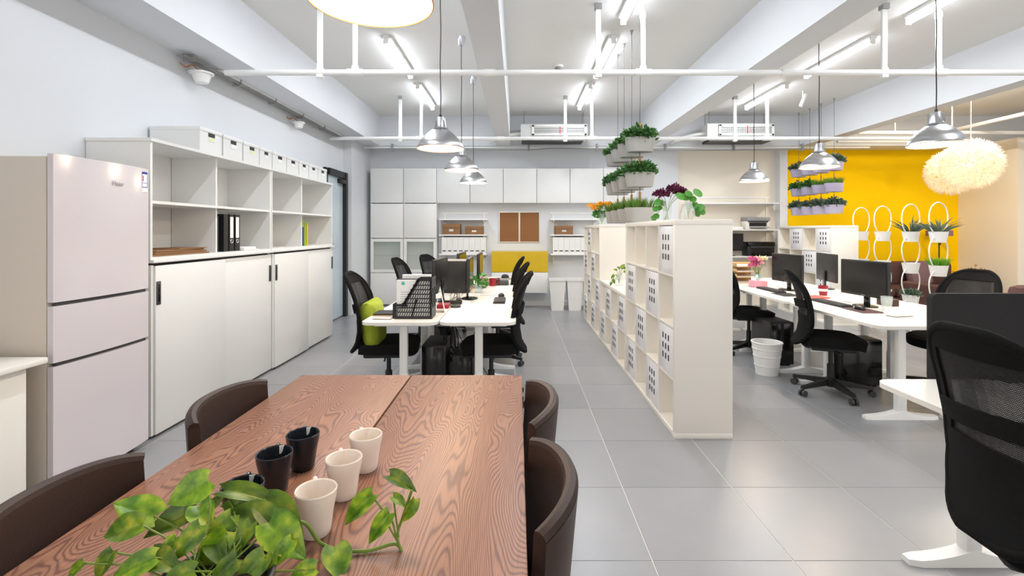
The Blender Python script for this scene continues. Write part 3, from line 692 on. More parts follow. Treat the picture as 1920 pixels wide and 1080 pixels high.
# ------------------------------------------------------------------ cube shelves (open through)
CELL = 0.3375; TH = 0.038; TI = 0.016
def cube_shelf(x, y, cols, rows, label, mirror=False, boxes=(), who='', m=WARMW):
    Wd = cols*CELL+2*TH+(cols-1)*TI; Hh = rows*CELL+2*TH+(rows-1)*TI; D = 0.39
    t = thing('cube_shelf', label, 'shelf', (x, y, 0), 0, 'white cube shelves')
    part('side_panel', bx(0, D, 0, TH, TH, Hh-TH, 0.002), m, t); part('side_panel', bx(0, D, Wd-TH, Wd, TH, Hh-TH, 0.002), m, t)
    part('top_panel', bx(0, D, 0, Wd, Hh-TH, Hh, 0.002), m, t); part('base_panel', bx(0, D, 0, Wd, 0, TH, 0.002), m, t)
    for r in range(1, rows): z = TH+r*(CELL+TI)-TI; part('shelf', bx(0.003, D-0.003, TH, Wd-TH, z, z+TI), m, t)
    for c in range(1, cols):
        yy = TH+c*(CELL+TI)-TI
        for r in range(rows): z = TH+r*(CELL+TI); part('divider', bx(0.003, D-0.003, yy, yy+TI, z, z+CELL), m, t)
    rown = {1: 'bottom row', 2: 'second row up', 3: 'third row up', 4: 'top row'}
    coln = ('nearest column', 'second nearest column', 'third column back', 'farthest column')
    for (c, r) in boxes:      # c counted from the near end, r from the bottom
        y0 = TH+c*(CELL+TI)+0.003; z0 = TH+r*(CELL+TI)+0.001; w = CELL-0.006
        q = thing('storage_insert', 'white slotted insert in %s, %s of %s' % (rown[r+1], coln[c], who), 'box', (x, y+y0, z0), 0, 'white slotted inserts in the cube shelves')
        part('front', bx(0.004, 0.016, 0, w, 0, w, 0.003), GLOSSW, q)
        part('box_body', bx(0.016, 0.37, 0.004, w-0.004, 0, w-0.004), WHITE, q)
        hb = B()
        for a in range(3):
            for b2 in range(3):
                cy = w*(0.5+(a-1)*0.19); cz = w*(0.55+(b2-1)*0.21); hb.box(0.0015, 0.006, cy-0.0105, cy+0.0105, cz-0.02, cz+0.02)
        part('slots', hb, DGREY, q)['kind'] = 'stuff'
    return t
KX = 1.056
cube_shelf(KX, 3.24, 4, 4, 'tall white four by four cube shelf nearest the dining table', boxes=((0, 3), (3, 2), (1, 2), (2, 1), (0, 1), (3, 0), (1, 0)), who='the nearest cube shelf')
cube_shelf(KX, 4.72, 4, 2, 'low white two-row cube shelf with vase, between two tall cube shelves', boxes=((2, 1), (0, 1), (3, 0), (1, 0)), who='the low cube shelf')
cube_shelf(KX, 6.20, 4, 4, 'tall white cube shelf at the far end of the row', boxes=((2, 3), (3, 2), (1, 2), (2, 1), (0, 1), (3, 0), (1, 0)), who='the far cube shelf')
cube_shelf(4.60, 7.06, 4, 4, 'white cube shelf standing below the lilac planters by the yellow wall', boxes=((0, 3), (2, 3), (0, 2), (1, 2), (0, 1), (2, 1), (1, 0)), who='the yellow wall cube shelf')
KZ = 4*CELL+2*TH+3*TI

# ------------------------------------------------------------------ desks
DZ = 0.72
def make_desk(W_, D_):
    """desk with its length along Y (0..W_), depth along X (0..D_)"""
    t = thing('desk', '', 'desk')
    part('desktop', B().prism(rrect(0, D_, 0, W_, 0.07), DZ-0.022, DZ), WARMW, t)
    part('underframe', B().box(0.07, D_-0.07, 0.12, 0.16, DZ-0.052, DZ-0.022).box(0.07, D_-0.07, W_-0.16, W_-0.12, DZ-0.052, DZ-0.022).box(D_/2-0.04, D_/2+0.04, 0.16, W_-0.16, DZ-0.05, DZ-0.025), WMETAL, t)
    for y in (0.17, W_-0.17):
        lg = part('leg', B().box(D_/2-0.032, D_/2+0.032, y-0.025, y+0.025, 0.05, DZ-0.05, 0.015).box(D_/2-0.036, D_/2+0.036, y-0.029, y+0.029, 0.05, 0.30, 0.015), WMETAL, t)
        def foot(u, v, y=y):
            a = (u-0.5)*2; hw = 0.034
            return ((0.5+a*0.46)*D_, y+(v-0.5)*2*hw, 0.018+0.028*(1-abs(a))**1.5)
        fb = B(); n = 12
        ring = []
        for i in range(n+1):
            a = (i/n-0.5)*2; x = D_/2+a*(D_*0.47); top = 0.025+0.045*(1-abs(a))**2.2; hw = 0.036 if abs(a) < 0.98 else 0.022
            ring += [(x, y-hw, 0.001), (x, y+hw, 0.001), (x, y+hw*0.85, top), (x, y-hw*0.85, top)]
        fs = [(0, 1, 2, 3), tuple(reversed(range(4*n, 4*n+4)))]
        for i in range(n):
            for k in range(4): fs.append((4*i+k, 4*(i+1)+k, 4*(i+1)+(k+1) % 4, 4*i+(k+1) % 4))
        fb.add(ring, fs); part('foot', fb, WMETAL, lg)
    return t
DL = 1.17
d0 = make_desk(DL-0.004, 0.572)
deskspots = []
labs = ('nearest', 'middle', 'farthest')
for k in range(3):
    deskspots.append(((-1.163, 3.56+DL*k, 0), 'white T-leg desk, %s of the wall-side desks in the middle cluster' % labs[k]))
    deskspots.append(((-0.583, 3.56+DL*k, 0), 'white T-leg desk, %s of the aisle-side desks in the middle cluster' % labs[k]))
for k in range(3):
    deskspots.append(((2.56, 3.42+DL*k, 0), 'white T-leg desk, %s of the row with monitors facing the cube shelf' % labs[k]))
    deskspots.append(((3.14, 3.42+DL*k, 0), 'white T-leg desk, %s of the row backing onto the monitor row' % labs[k]))
deskspots.append(((1.62, 1.04, 0), 'white T-leg desk in front of the large foreground mesh chair'))
for i, (p, l) in enumerate(deskspots):
    if i == 0: d0.location = p; d0['label'] = l; d0['group'] = 'white T-leg desks'
    else: dup(d0, p, 0, l)
# felt screen at the end of the near desk
t = thing('desk_screen', 'black felt desk screen behind the large foreground mesh chair', 'screen', (1.90, 2.226, 0.70))
part('felt_panel', B().prism(rrect(0, 0.8, 0, 0.41, 0.03), -0.015, 0.015, Matrix.Rotation(PI/2, 4, 'X')), FELT, t)
for x in (0.12, 0.68): part('clamp', bx(x-0.02, x+0.02, -0.06, 0.0, -0.01, 0.018), DGREY, t)

# ------------------------------------------------------------------ office chairs
ZB, HB = 0.415, 0.64
PROF = [(0.36, -0.33), (0.42, -0.285), (0.50, -0.245), (0.60, -0.228), (0.72, -0.235), (0.85, -0.262), (0.97, -0.302), (1.08, -0.35), (1.12, -0.37)]
def yprof(z):
    for (a, ya), (b_, yb_) in zip(PROF, PROF[1:]):
        if z <= b_: return ya+(yb_-ya)*max(0, (z-a)/(b_-a))
    return PROF[-1][1]
def bw_(s):
    u = abs(2*s-1); return (0.225+0.02*s)*max(0.0, 1-u**3.0)**(1/2.3)
def bp_(a, s, off=0):
    w = bw_(s); x = a*w; z = ZB+HB*s
    return Vector((x, yprof(z)+0.06*(x/0.24)**2+off, z))
def make_chair(seat_x=1.0):
    t = thing('office_chair', '', 'chair')
    def seatf(u, v):
        x = (u-0.5)*2; y = (v-0.5)*2
        f = (1-0.16*abs(x*y)**2)
        return (x*0.235*f, 0.01+y*0.235*f, 0.455+0.012*(abs(x)**3)-0.02*max(0, y)**3-0.008*(1-x*x)*(1-y*y))
    part('seat', B().sheet(seatf, 10, 10, 0.075), FABRIC, t)
    part('seat_pan', bx(-0.16, 0.16, -0.17, 0.16, 0.385, 0.42, 0.015), BLACK, t)
    bk = part('backrest', B().sheet(lambda u, v: bp_((u-0.5)*2, 0.015+0.40*v), 12, 10, 0.022), FABRIC, t)
    sv = [0.5-0.49*math.cos(PI*k/28) for k in range(29)]; pts = [bp_(-1, q) for q in sv]+[bp_(1, q) for q in reversed(sv)]
    part('back_frame', B().tube(pts+[pts[0]], 0.016, 10), FABRIC, bk, smooth=60)
    part('headband', B().sheet(lambda u, v: bp_((u-0.5)*2*0.985, 0.86+0.13*v), 12, 5, 0.02), FABRIC, bk)
    part('mesh_panel', B().sheet(lambda u, v: bp_((u-0.5)*2*0.97, 0.40+0.48*v), 12, 10, 0.004), MESH, bk)
    part('side_band', B().sheet(lambda u, v: bp_(-0.97+0.17*u, 0.38+0.52*v), 3, 10, 0.02), FABRIC, bk)
    part('side_band', B().sheet(lambda u, v: bp_(0.80+0.17*u, 0.38+0.52*v), 3, 10, 0.02), FABRIC, bk)
    part('lumbar_band', B().sheet(lambda u, v: bp_((u-0.5)*1.8, 0.50+0.10*v+0.05*(u-0.5), -0.02), 10, 3, 0.012), FABRIC, bk)
    part('back_bar', B().tube(spline([(0, -0.10, 0.395), (0, -0.18, 0.395), (0, -0.225, 0.45)], 4), 0.022), BLACK, t)
    part('gas_lift', B().lathe([(0.028, 0.08), (0.028, 0.25), (0.018, 0.25), (0.018, 0.39)], 14), BLACK, t)
    part('lever', B().tube([(0.1, 0, 0.395), (0.25, 0.02, 0.39)], 0.007, 6), BLACK, t)
    part('hub', B().lathe([(0.04, 0.06), (0.045, 0.075), (0.045, 0.125), (0.035, 0.135)], 16), BLACK, t)
    for k in range(5):
        a = 2*PI*k/5+0.35; M = Rz(a)
        lg = part('base_arm', B().add([(0.03, -0.022, 0.075), (0.03, 0.022, 0.075), (0.31, 0.016, 0.062), (0.31, -0.016, 0.062), (0.03, -0.02, 0.125), (0.03, 0.02, 0.125), (0.31, 0.013, 0.085), (0.31, -0.013, 0.085)], [(3, 2, 1, 0), (4, 5, 6, 7), (0, 1, 5, 4), (1, 2, 6, 5), (2, 3, 7, 6), (3, 0, 4, 7)], M), BLACK, t)
        cb = B()
        for s_ in (-1, 1): cb.tube([M @ Vector((0.30, s_*0.008, 0.027)), M @ Vector((0.30, s_*0.026, 0.027))], 0.026, 14)
        cs = part('caster', cb, DGREY, lg); cs['kind'] = 'stuff'
        part('caster_stem', B().tube([M @ Vector((0.30, 0, 0.03)), M @ Vector((0.30, 0, 0.066))], 0.007, 8), BLACK, lg)
    return t
c0 = make_chair()
FACE_R, FACE_L = -PI/2, PI/2      # chair front along +Y; rotate to +X or -X
cs_ = [
 ((1.68, 1.45, 0), FACE_R-0.03, 'large black mesh office chair in the right foreground'),
 ((-1.06, 3.98, 0), FACE_R+0.05, 'black office chair with the lime green cushion against its back'),
 ((-1.01, 6.72, 0), FACE_R-0.35, 'black office chair at farthest wall-side desk, in front of second glass door'),
 ((-1.20, 5.98, 0), FACE_R-0.1, 'black office chair at wall-side desk, in front of first glass door'),
 ((-0.215, 3.98, 0), FACE_L, 'black office chair at the nearest aisle-side desk'),
 ((-0.215, 5.15, 0), FACE_L+0.02, 'middle black office chair of the three along the aisle'),
 ((-0.25, 6.25, 0), FACE_L, 'farthest black office chair of the three along the aisle'),
 ((2.70, 4.16, 0), FACE_R-0.38, 'black mesh office chair with open five-arm base beside the white wastebasket'),
 ((2.66, 5.55, 0), FACE_R-0.15, 'black office chair half hidden behind the tall cube shelf'),
 ((3.68, 4.12, 0), FACE_L+0.22, 'black office chair with round open backrest behind the felt screen'),
]
for i, (p, r, l) in enumerate(cs_):
    if i == 0: c0.location = p; c0.rotation_euler = (0, 0, r); c0['label'] = l; c0['group'] = 'black mesh office chairs'
    else: dup(c0, p, r, l)
for ch in c0.children:
    if ch.name.startswith('backrest'): ch.location.z = 0.05      # adjustable back set higher
# lime cushion leaning on a chair back
def cushf(u, v):
    x = (u-0.5)*2; y = (v-0.5)*2
    return (x*0.19, 0, y*0.19)
b = B(); n = 14
def cush(sgn):
    vs = []
    for i in range(n+1):
        for j in range(n+1):
            x = (i/n-0.5)*2; y = (j/n-0.5)*2
            th = 0.055*max(0, (1-x**4)*(1-y**4))**0.5
            for qx in (-0.45, 0, 0.45):
                for qy in (-0.45, 0, 0.45): th -= 0.016*math.exp(-((x-qx)**2+(y-qy)**2)/0.012)
            vs.append((x*0.185, sgn*(0.02+max(0, th)), y*0.185))
    return vs
A = cush(-1); D2 = cush(1); id_ = lambda k, i, j: k*(n+1)**2+i*(n+1)+j
fs = []
for i in range(n):
    for j in range(n):
        fs.append((id_(0, i, j), id_(0, i+1, j), id_(0, i+1, j+1), id_(0, i, j+1))); fs.append((id_(1, i, j), id_(1, i, j+1), id_(1, i+1, j+1), id_(1, i+1, j)))
for i in range(n):
    fs.append((id_(0, i, 0), id_(1, i, 0), id_(1, i+1, 0), id_(0, i+1, 0))); fs.append((id_(0, i, n), id_(0, i+1, n), id_(1, i+1, n), id_(1, i, n)))
    fs.append((id_(0, 0, i), id_(0, 0, i+1), id_(1, 0, i+1), id_(1, 0, i))); fs.append((id_(0, n, i), id_(1, n, i), id_(1, n, i+1), id_(0, n, i+1)))
b.add(A+D2, fs)
t = thing('cushion', 'lime green tufted square cushion on office chair', 'cushion', (-1.185, 3.98, 0.64), FACE_R+0.05)
o = part('pad', b, LIME, t, rot=(0.12, 0, 0), smooth=60)
tb = B()
for qx in (-0.45, 0, 0.45):
    for qy in (-0.45, 0, 0.45): tb.lathe([(0, 0.0), (0.009, 0.003), (0.006, 0.008), (0, 0.01)], 8, M=Tr(qx*0.185, 0.055, qy*0.185) @ Matrix.Rotation(-PI/2, 4, 'X'))
part('tufts', tb, LIME, o)['kind'] = 'stuff'

# ------------------------------------------------------------------ dining table, chairs
TT = 0.75
t = thing('dining_table', 'large brown oak dining table with gap down the middle', 'table', (-0.475, 1.05, 0))
part('tabletop', bx(-0.495, -0.0035, -1.12, 1.12, TT-0.04, TT, 0.003), WOOD, t); o = part('tabletop', bx(0.0035, 0.495, -1.12, 1.12, TT-0.04, TT, 0.003), WOOD, t)
part('frame_rail', bx(-0.03, 0.03, -0.9, 0.9, TT-0.10, TT-0.042), WOOD, t)
for y in (-0.85, 0.85):
    for s_ in (-1, 1):
        part('leg', B().add([(s_*0.36+dx*0.05, y+dy*0.04, 0) for dx, dy in ((-1, -1), (1, -1), (1, 1), (-1, 1))]+[(s_*0.16+dx*0.05, y+dy*0.04, TT-0.042) for dx, dy in ((-1, -1), (1, -1), (1, 1), (-1, 1))], [(3, 2, 1, 0), (4, 5, 6, 7), (0, 1, 5, 4), (1, 2, 6, 5), (2, 3, 7, 6), (3, 0, 4, 7)]), WOOD, t)
    part('cross_rail', bx(-0.26, 0.26, y-0.02, y+0.02, TT-0.12, TT-0.05), WOOD, t)
def make_dchair():
    t = thing('dining_chair', '', 'chair')
    R0 = 0.27
    def bk(u, v, R=R0, rr=0):
        a = (u-0.5)*2*1.02
        z = 0.40+(0.41-0.02*abs(2*u-1)**3)*v
        lean = 0.04*v
        return (math.sin(a)*(R+rr)*0.93, -0.02-(math.cos(a)-0.35)*(R+rr)*0.50-lean*math.cos(a), z)
    s = part('backrest', B().sheet(bk, 22, 8, 0.034), LEATHER, t)
    part('top_seam', B().tube([Vector(bk(k/30, 1.0))+Vector((0, 0, 0.002)) for k in range(31)], 0.0168, 8), LEATHER, s)
    part('piping', B().tube([Vector(bk(k/30, 0.985, R0-0.018)) for k in range(31)], 0.0028, 6), BLACK, s)
    part('seat', bx(-0.225, 0.225, -0.16, 0.25, 0.40, 0.475, 0.03), LEATHER, t)
    part('seat_frame', bx(-0.2, 0.2, -0.14, 0.22, 0.37, 0.40), BLACK, t)
    for x in (-1, 1):
        for y in (-0.13, 0.2):
            part('leg', B().tube([(x*0.19, y, 0.39), (x*0.205, y+(0.02 if y > 0 else -0.05), 0.0)], [0.016, 0.011], 10), BLACK, t)
    return t
dc = make_dchair()
dspots = [((-0.02, 1.165, 0), FACE_L, 'brown leather dining chair on the aisle side, nearer the viewer'),
 ((-0.02, 1.70, 0), FACE_L, 'brown leather dining chair on the aisle side, nearer the desks'),
 ((-0.932, 1.07, 0), FACE_R, 'brown leather dining chair between the table and refrigerator, nearer the viewer'),
 ((-0.932, 1.70, 0), FACE_R, 'brown leather dining chair facing the sliding cabinets, farther from the viewer')]
for i, (p, r, l) in enumerate(dspots):
    if i == 0: dc.location = p; dc.rotation_euler = (0, 0, r); dc['label'] = l; dc['group'] = 'brown leather dining chairs'
    else: dup(dc, p, r, l)
# cups
def make_cup(m, name, tagm):
    t = thing('cup', '', 'cup')
    b = B()
    prof = [(0.0, 0.001), (0.027, 0.0), (0.030, 0.004), (0.032, 0.02), (0.036, 0.05), (0.042, 0.08), (0.0435, 0.094), (0.042, 0.0965), (0.0395, 0.094), (0.038, 0.08), (0.032, 0.05), (0.027, 0.012), (0.0, 0.008)]
    part('body', b.lathe(prof, 36), m, t)
    part('handle', B().tube(spline([(0.040, 0.0, 0.088), (0.062, 0.0, 0.088), (0.066, 0, 0.07), (0.056, 0, 0.035), (0.033, 0, 0.03)], 5), 0.0055, 8), m, t)
    part('tea_tag', bx(-0.041, -0.0395, -0.006, 0.006, 0.07, 0.094) if False else B().box(-0.0006, 0.0006, -0.006, 0.006, -0.02, 0.001, M=Tr(0.0362, -0.012, 0.095)), tagm, t)
    return t
cw = make_cup(CUPW, 'w', CUPW); cdk = make_cup(CUPD, 'd', PAPER)
for i, (x, y, l) in enumerate(((-0.432, 1.036, 'white cup nearest the trailing plant'), (-0.424, 1.18, 'middle white cup of three in a row'), (-0.412, 1.313, 'white cup nearest the far end of the oak table'))):
    if i == 0: cw.location = (x, y, TT+0.0005); cw.rotation_euler = (0, 0, 2.0); cw['label'] = l; cw['group'] = 'white cups'
    else: dup(cw, (x, y, TT+0.0005), 2.0+0.05*i, l)
for i, (x, y, l) in enumerate(((-0.600, 1.055, 'dark navy cup partly covered by plant leaves'), (-0.606, 1.205, 'middle dark navy cup of three in a row'), (-0.586, 1.319, 'dark navy cup farthest from the trailing plant'))):
    if i == 0: cdk.location = (x, y, TT+0.0005); cdk.rotation_euler = (0, 0, 1.9); cdk['label'] = l; cdk['group'] = 'dark cups'
    else: dup(cdk, (x, y, TT+0.0005), 1.9, l)

# ------------------------------------------------------------------ pothos on the dining table
def leaf_mesh(fold, droop, asym, n=10):
    """heart leaf of unit length along +Y from the stem joint, width about 0.78"""
    b = B(); vs = []; fs = []
    m = 5
    for j in range(n+1):
        s = j/n
        w = 0.40*(math.sin(PI*min(1, s*0.93+0.07)**0.72))**0.85*(1.0-0.25*s)
        if s > 0.93: w *= max(0.05, (1-s)/0.07)
        for i in range(-m, m+1):
            a = i/m; x = a*w*(1+asym*a)
            lobe = -0.13*abs(a)**1.3*max(0, 1-s*3.2)
            z = fold*abs(x)-droop*s*s+0.015*math.sin(6*s+3*a)-0.02*abs(a)**3
            vs.append((x, s+lobe, z))
    k = 2*m+1
    for j in range(n):
        for i in range(k-1): fs.append((j*k+i, j*k+i+1, (j+1)*k+i+1, (j+1)*k+i))
    nv = len(vs)
    vs2 = [(x, y, z-0.008) for x, y, z in vs]
    fs2 = [tuple(q+nv for q in reversed(f)) for f in fs]
    edge = [(i, 0) for i in range(k)]
    b.add(vs+vs2, fs+fs2)
    border = list(range(k))+[j*k+k-1 for j in range(1, n+1)]+[n*k+i for i in range(k-2, -1, -1)]+[j*k for j in range(n-1, 0, -1)]
    for q in range(len(border)):
        p0, p1 = border[q], border[(q+1) % len(border)]; b.f.append((p1, p0, p0+nv, p1+nv))
    return b.mesh('leaf', POTHOS, 60)
LM = [leaf_mesh(0.38, 0.14, 0.0), leaf_mesh(0.6, 0.2, 0.08), leaf_mesh(0.28, 0.3, -0.08)]
def place_leaf(parent, base, tip, nrm, k, name='leaf', wid=1.0):
    """base, tip in parent's space"""
    d = Vector(tip)-Vector(base); L = d.length; y = d.normalized()
    z = Vector(nrm)-y*Vector(nrm).dot(y); z.normalize(); x = y.cross(z)
    M = Matrix((x, y, z)).transposed().to_4x4(); M.translation = Vector(base)
    o = link(name, LM[k % 3], parent); o.matrix_basis = M @ Matrix.Diagonal((L*wid, L, L, 1)); return o
PX, PY = -0.505, 0.80
plant = thing('pothos_plant', 'trailing variegated pothos in low grey pot on the oak table', 'plant', (PX, PY, TT+0.0005))
po = part('pot', B().lathe([(0.0, 0.0), (0.07, 0.0), (0.085, 0.02), (0.095, 0.07), (0.09, 0.07), (0.08, 0.055), (0.0, 0.055)], 32), DGREY, plant)
part('soil', B().lathe([(0.083, 0.056), (0.05, 0.064), (0.0, 0.066)], 20), SOIL, po)
O = Vector((PX, PY, TT))
def P3(px, py, Y): return at(px, py, Y)-O
LV = [ # base px, tip px, depth base, depth tip, normal, kind, width
 ((388, 903), (312, 945), .93, .90, (0.1, -.75, .65), 0, 1.15), ((289, 968), (214, 940), .90, .89, (0, -.6, .8), 0, 1.0), ((266, 985), (186, 1006), .87, .86, (-.1, -.7, .6), 1, .85),
 ((360, 962), (268, 1003), .92, .88, (-.2, -.6, .7), 1, .8), ((372, 950), (392, 988), .92, .88, (.2, -.8, .5), 0, 1.0), ((374, 988), (328, 1050), .86, .83, (.1, -.8, .5), 0, .9),
 ((432, 970), (380, 1035), .90, .86, (.2, -.8, .5), 0, .85), ((506, 978), (412, 962), .92, .93, (.0, -.75, .65), 0, .8), ((500, 945), (566, 1008), .95, .91, (.15, -.65, .75), 0, .85),
 ((508, 982), (569, 1044), .90, .87, (.1, -.8, .55), 0, 1.0), ((424, 922), (529, 928), .97, .96, (.1, -.35, .9), 2, .45), ((428, 955), (500, 922), .95, .97, (-.1, -.5, .85), 2, .6),
 ((392, 955), (424, 922), .96, .98, (0, -.5, .8), 0, .7), ((424, 1000), (366, 1070), .86, .84, (.3, -.8, .4), 1, .9), ((212, 1036), (176, 1092), .82, .80, (-.2, -.8, .5), 1, .8),
 ((156, 1056), (124, 1088), .80, .79, (-.2, -.8, .5), 1, .7), ((288, 1046), (206, 1082), .82, .80, (0, -.7, .7), 0, .8), ((288, 1040), (336, 1070), .83, .81, (0, -.7, .7), 0, .8),
 ((442, 1050), (390, 1098), .82, .80, (0, -.75, .65), 0, .9), ((494, 1042), (440, 1100), .84, .81, (.1, -.75, .65), 0, 1.0), ((590, 1068), (535, 1092), .85, .84, (0, -.5, .8), 1, .9),
 ((628, 1028), (640, 1086), .945, .90, (0, -.45, .9), 0, 1.25), ((697, 930), (643, 984), 1.0, .98, (-.3, -.7, .6), 1, .7), ((729, 965), (690, 1020), .985, .96, (-.3, -.8, .5), 1, .75),
 ((733, 893), (780, 916), 1.0, .985, (.1, -.6, .8), 1, .75), ((738, 932), (764, 950), 1.0, .99, (.1, -.6, .8), 0, .8), ((777, 938), (755, 985), .985, .975, (.3, -.85, .3), 1, .7),
 ((362, 1072), (296, 1092), .81, .80, (0, -.6, .8), 0, .9), ((470, 985), (440, 1040), .90, .86, (-.2, -.85, .4), 1, .8), ((330, 1010), (300, 1060), .86, .83, (-.2, -.8, .5), 1, .8), ((400, 1010), (420, 1062), .86, .83, (.2, -.8, .5), 1, .85), ((545, 1015), (505, 1068), .88, .85, (0, -.8, .55), 0, .8)]
rl = random.Random(11)
for _ in range(3):
    bx_, by_ = rl.uniform(300, 520), rl.uniform(1015, 1055); a_ = rl.uniform(0.2, 2.9); l_ = rl.uniform(45, 70)
    LV.append(((bx_, by_), (bx_+math.cos(a_)*l_, by_+math.sin(a_)*l_*0.8), rl.uniform(.84, .90), rl.uniform(.81, .86), (rl.uniform(-.3, .3), -.7, .6), rl.randrange(3), rl.uniform(.75, 1.0)))
rootp = Vector((0, 0.0, 0.06))
for i, (b_, tp, yb_, yt, nr, k, w) in enumerate(LV):
    B0 = P3(b_[0], b_[1], yb_); T0 = P3(tp[0], tp[1], yt)
    ext = (T0-B0)*0.04; place_leaf(plant, B0-ext, T0+ext, Vector(nr)+Vector((.45, -.2, .15)), k, wid=w*0.95)
    if i not in (21, 22, 23, 24, 25, 26):
        mid = rootp*0.45+B0*0.55+Vector((random.uniform(-.02, .02), 0.02, -0.005))
        part('petiole', B().tube(spline([rootp+Vector((random.uniform(-.04, .04), random.uniform(-.03, .05), 0)), mid, B0], 6), 0.0018, 6), STEM, plant)
vine = [P3(500, 1000, .89), P3(566, 979, .94), P3(600, 1018, .955), P3(640, 1032, .965), P3(690, 1033, .972), P3(738, 1020, .985), P3(752, 1030, .98)]
part('vine', B().tube(spline(vine, 6), 0.0035, 8), STEM, plant)
part('vine', B().tube(spline([P3(754, 1036, .978), P3(745, 1005, .985), P3(757, 965, .99), P3(772, 920, .985)], 6), 0.0028, 8), STEM, plant)
part('petiole', B().tube(spline([P3(745, 1015, .984), P3(728, 985, .99), P3(716, 955, .995), P3(697, 930, 1.0)], 5), 0.002, 6), STEM, plant)
part('petiole', B().tube(spline([P3(742, 1010, .984), P3(738, 985, .985), P3(729, 965, .985)], 5), 0.002, 6), STEM, plant)
part('petiole', B().tube(spline([P3(748, 1008, .984), P3(741, 960, .995), P3(738, 932, 1.0)], 5), 0.002, 6), STEM, plant)
part('petiole', B().tube(spline([P3(690, 1033, .972), P3(668, 1050, .96), P3(628, 1028, .945)], 5), 0.002, 6), STEM, plant)

# ------------------------------------------------------------------ hanging planters
def leaf_cluster(n, rx, ry, h, size, seed, droop=0.3):
    b = B(); r = random.Random(seed)
    for i in range(n):
        a = r.uniform(0, 2*PI); q = math.sqrt(r.random())
        p = Vector((rx*q*math.cos(a), ry*q*math.sin(a), r.uniform(0, h)*(1.1-0.6*q)))
        d = Vector((math.cos(a)*q+r.uniform(-.5, .5), math.sin(a)*q+r.uniform(-.5, .5), r.uniform(-droop, 1.0))).normalized()
        s = d.cross(Vector((r.uniform(-1, 1), r.uniform(-1, 1), r.uniform(-1, 1)))).normalized()*size*0.3; L = size*r.uniform(0.7, 1.2)
        nn = d.cross(s).normalized()*size*0.08
        b.add([p, p+d*L*.5+s+nn, p+d*L, p+d*L*.5-s+nn], [(0, 1, 2, 3)])
    return b
def grass_cluster(n, rx, ry, h, seed, spread=0.35, w=0.003):
    b = B(); r = random.Random(seed)
    for i in range(n):
        a = r.uniform(0, 2*PI); q = math.sqrt(r.random())
        p = Vector((rx*q*math.cos(a), ry*q*math.sin(a), 0))
        d = Vector((math.cos(a)*q*spread+r.uniform(-.15, .15), math.sin(a)*q*spread+r.uniform(-.15, .15), 1)).normalized()
        L = h*r.uniform(0.65, 1.1); s = d.cross(Vector((math.sin(a*3), math.cos(a*3), 0.1))).normalized()*w
        m_ = p+d*L*.6; e = p+d*L+Vector((d.x, d.y, -0.15))*L*.25
        b.add([p-s, p+s, m_+s*.8, m_-s*.8, e], [(0, 1, 2, 3), (3, 2, 4)])
    return b
def oval_pot(z, m, parent, kind, seed):
    H_ = 0.135
    po = part('pot', B().lathe([(0, -H_), (0.118, -H_), (0.122, -H_+0.006), (0.145, -0.004), (0.146, 0), (0.14, 0), (0.135, -0.02), (0, -0.02)], 36, (0, 0, z), 1, 0.62), m, parent)
    part('soil', B().lathe([(0.134, -0.019), (0, -0.014)], 20, (0, 0, z), 1, 0.62), SOIL, po)
    if kind == 'grass': f = part('foliage', grass_cluster(300, 0.125, 0.075, 0.125, seed), GRASS, po, (0, 0, z-0.015), smooth=0)
    else: f = part('foliage', leaf_cluster(420, 0.14, 0.088, 0.115, 0.055, seed), LEAFD if kind == 'green' else LEAFB, po, (0, 0, z-0.012), smooth=0)
    f['kind'] = 'stuff'
def hanging_planter(x, y, ztop, m, kinds, label, seed, group):
    t = thing('hanging_planter', label, 'planter', (x, y, ztop), 0, group)
    for k in range(3): oval_pot(-0.33*k, m, t, kinds[k], seed+k)
    for k in range(3):
        part('strap', bx(-0.011, 0.011, -0.002, 0.002, -0.33*k+0.0, -0.33*k+0.15), STRAP, t)
        part('hook', B().tube([(0, 0, -0.33*k+0.145), (0, 0, -0.33*k+0.20 if k else 0.22)], 0.003, 6), DGREY, t)
    part('wire', B().tube([(0, 0, 0.21), (0.003, 0, 0.4), (0, 0, ZC-ztop-0.04)], 0.0025, 6), DGREY, t)
    part('ceiling_hook', B().lathe([(0.004, ZC-ztop-0.05), (0.009, ZC-ztop-0.03), (0.009, ZC-ztop-0.02), (0.018, ZC-ztop-0.004), (0.018, ZC-ztop)], 12), GREY, t)
w4 = ('nearest', 'second nearest', 'third', 'farthest')
for k, y in enumerate((4.57, 4.90, 5.25, 5.58)):
    hanging_planter(1.16, y, 2.275, POT, ('green', 'green', 'grass'), w4[k]+' hanging stack of grey pots above the cube shelves', 10*k, 'grey hanging planters')
for k, y in enumerate((7.42, 7.74, 8.04, 8.35)):
    hanging_planter(4.87, y, 2.455, POTL, ('dark', 'grass' if k < 2 else 'green', 'dark'), w4[k]+' hanging stack of lilac pots before the yellow wall', 100+10*k, 'lilac hanging planters')

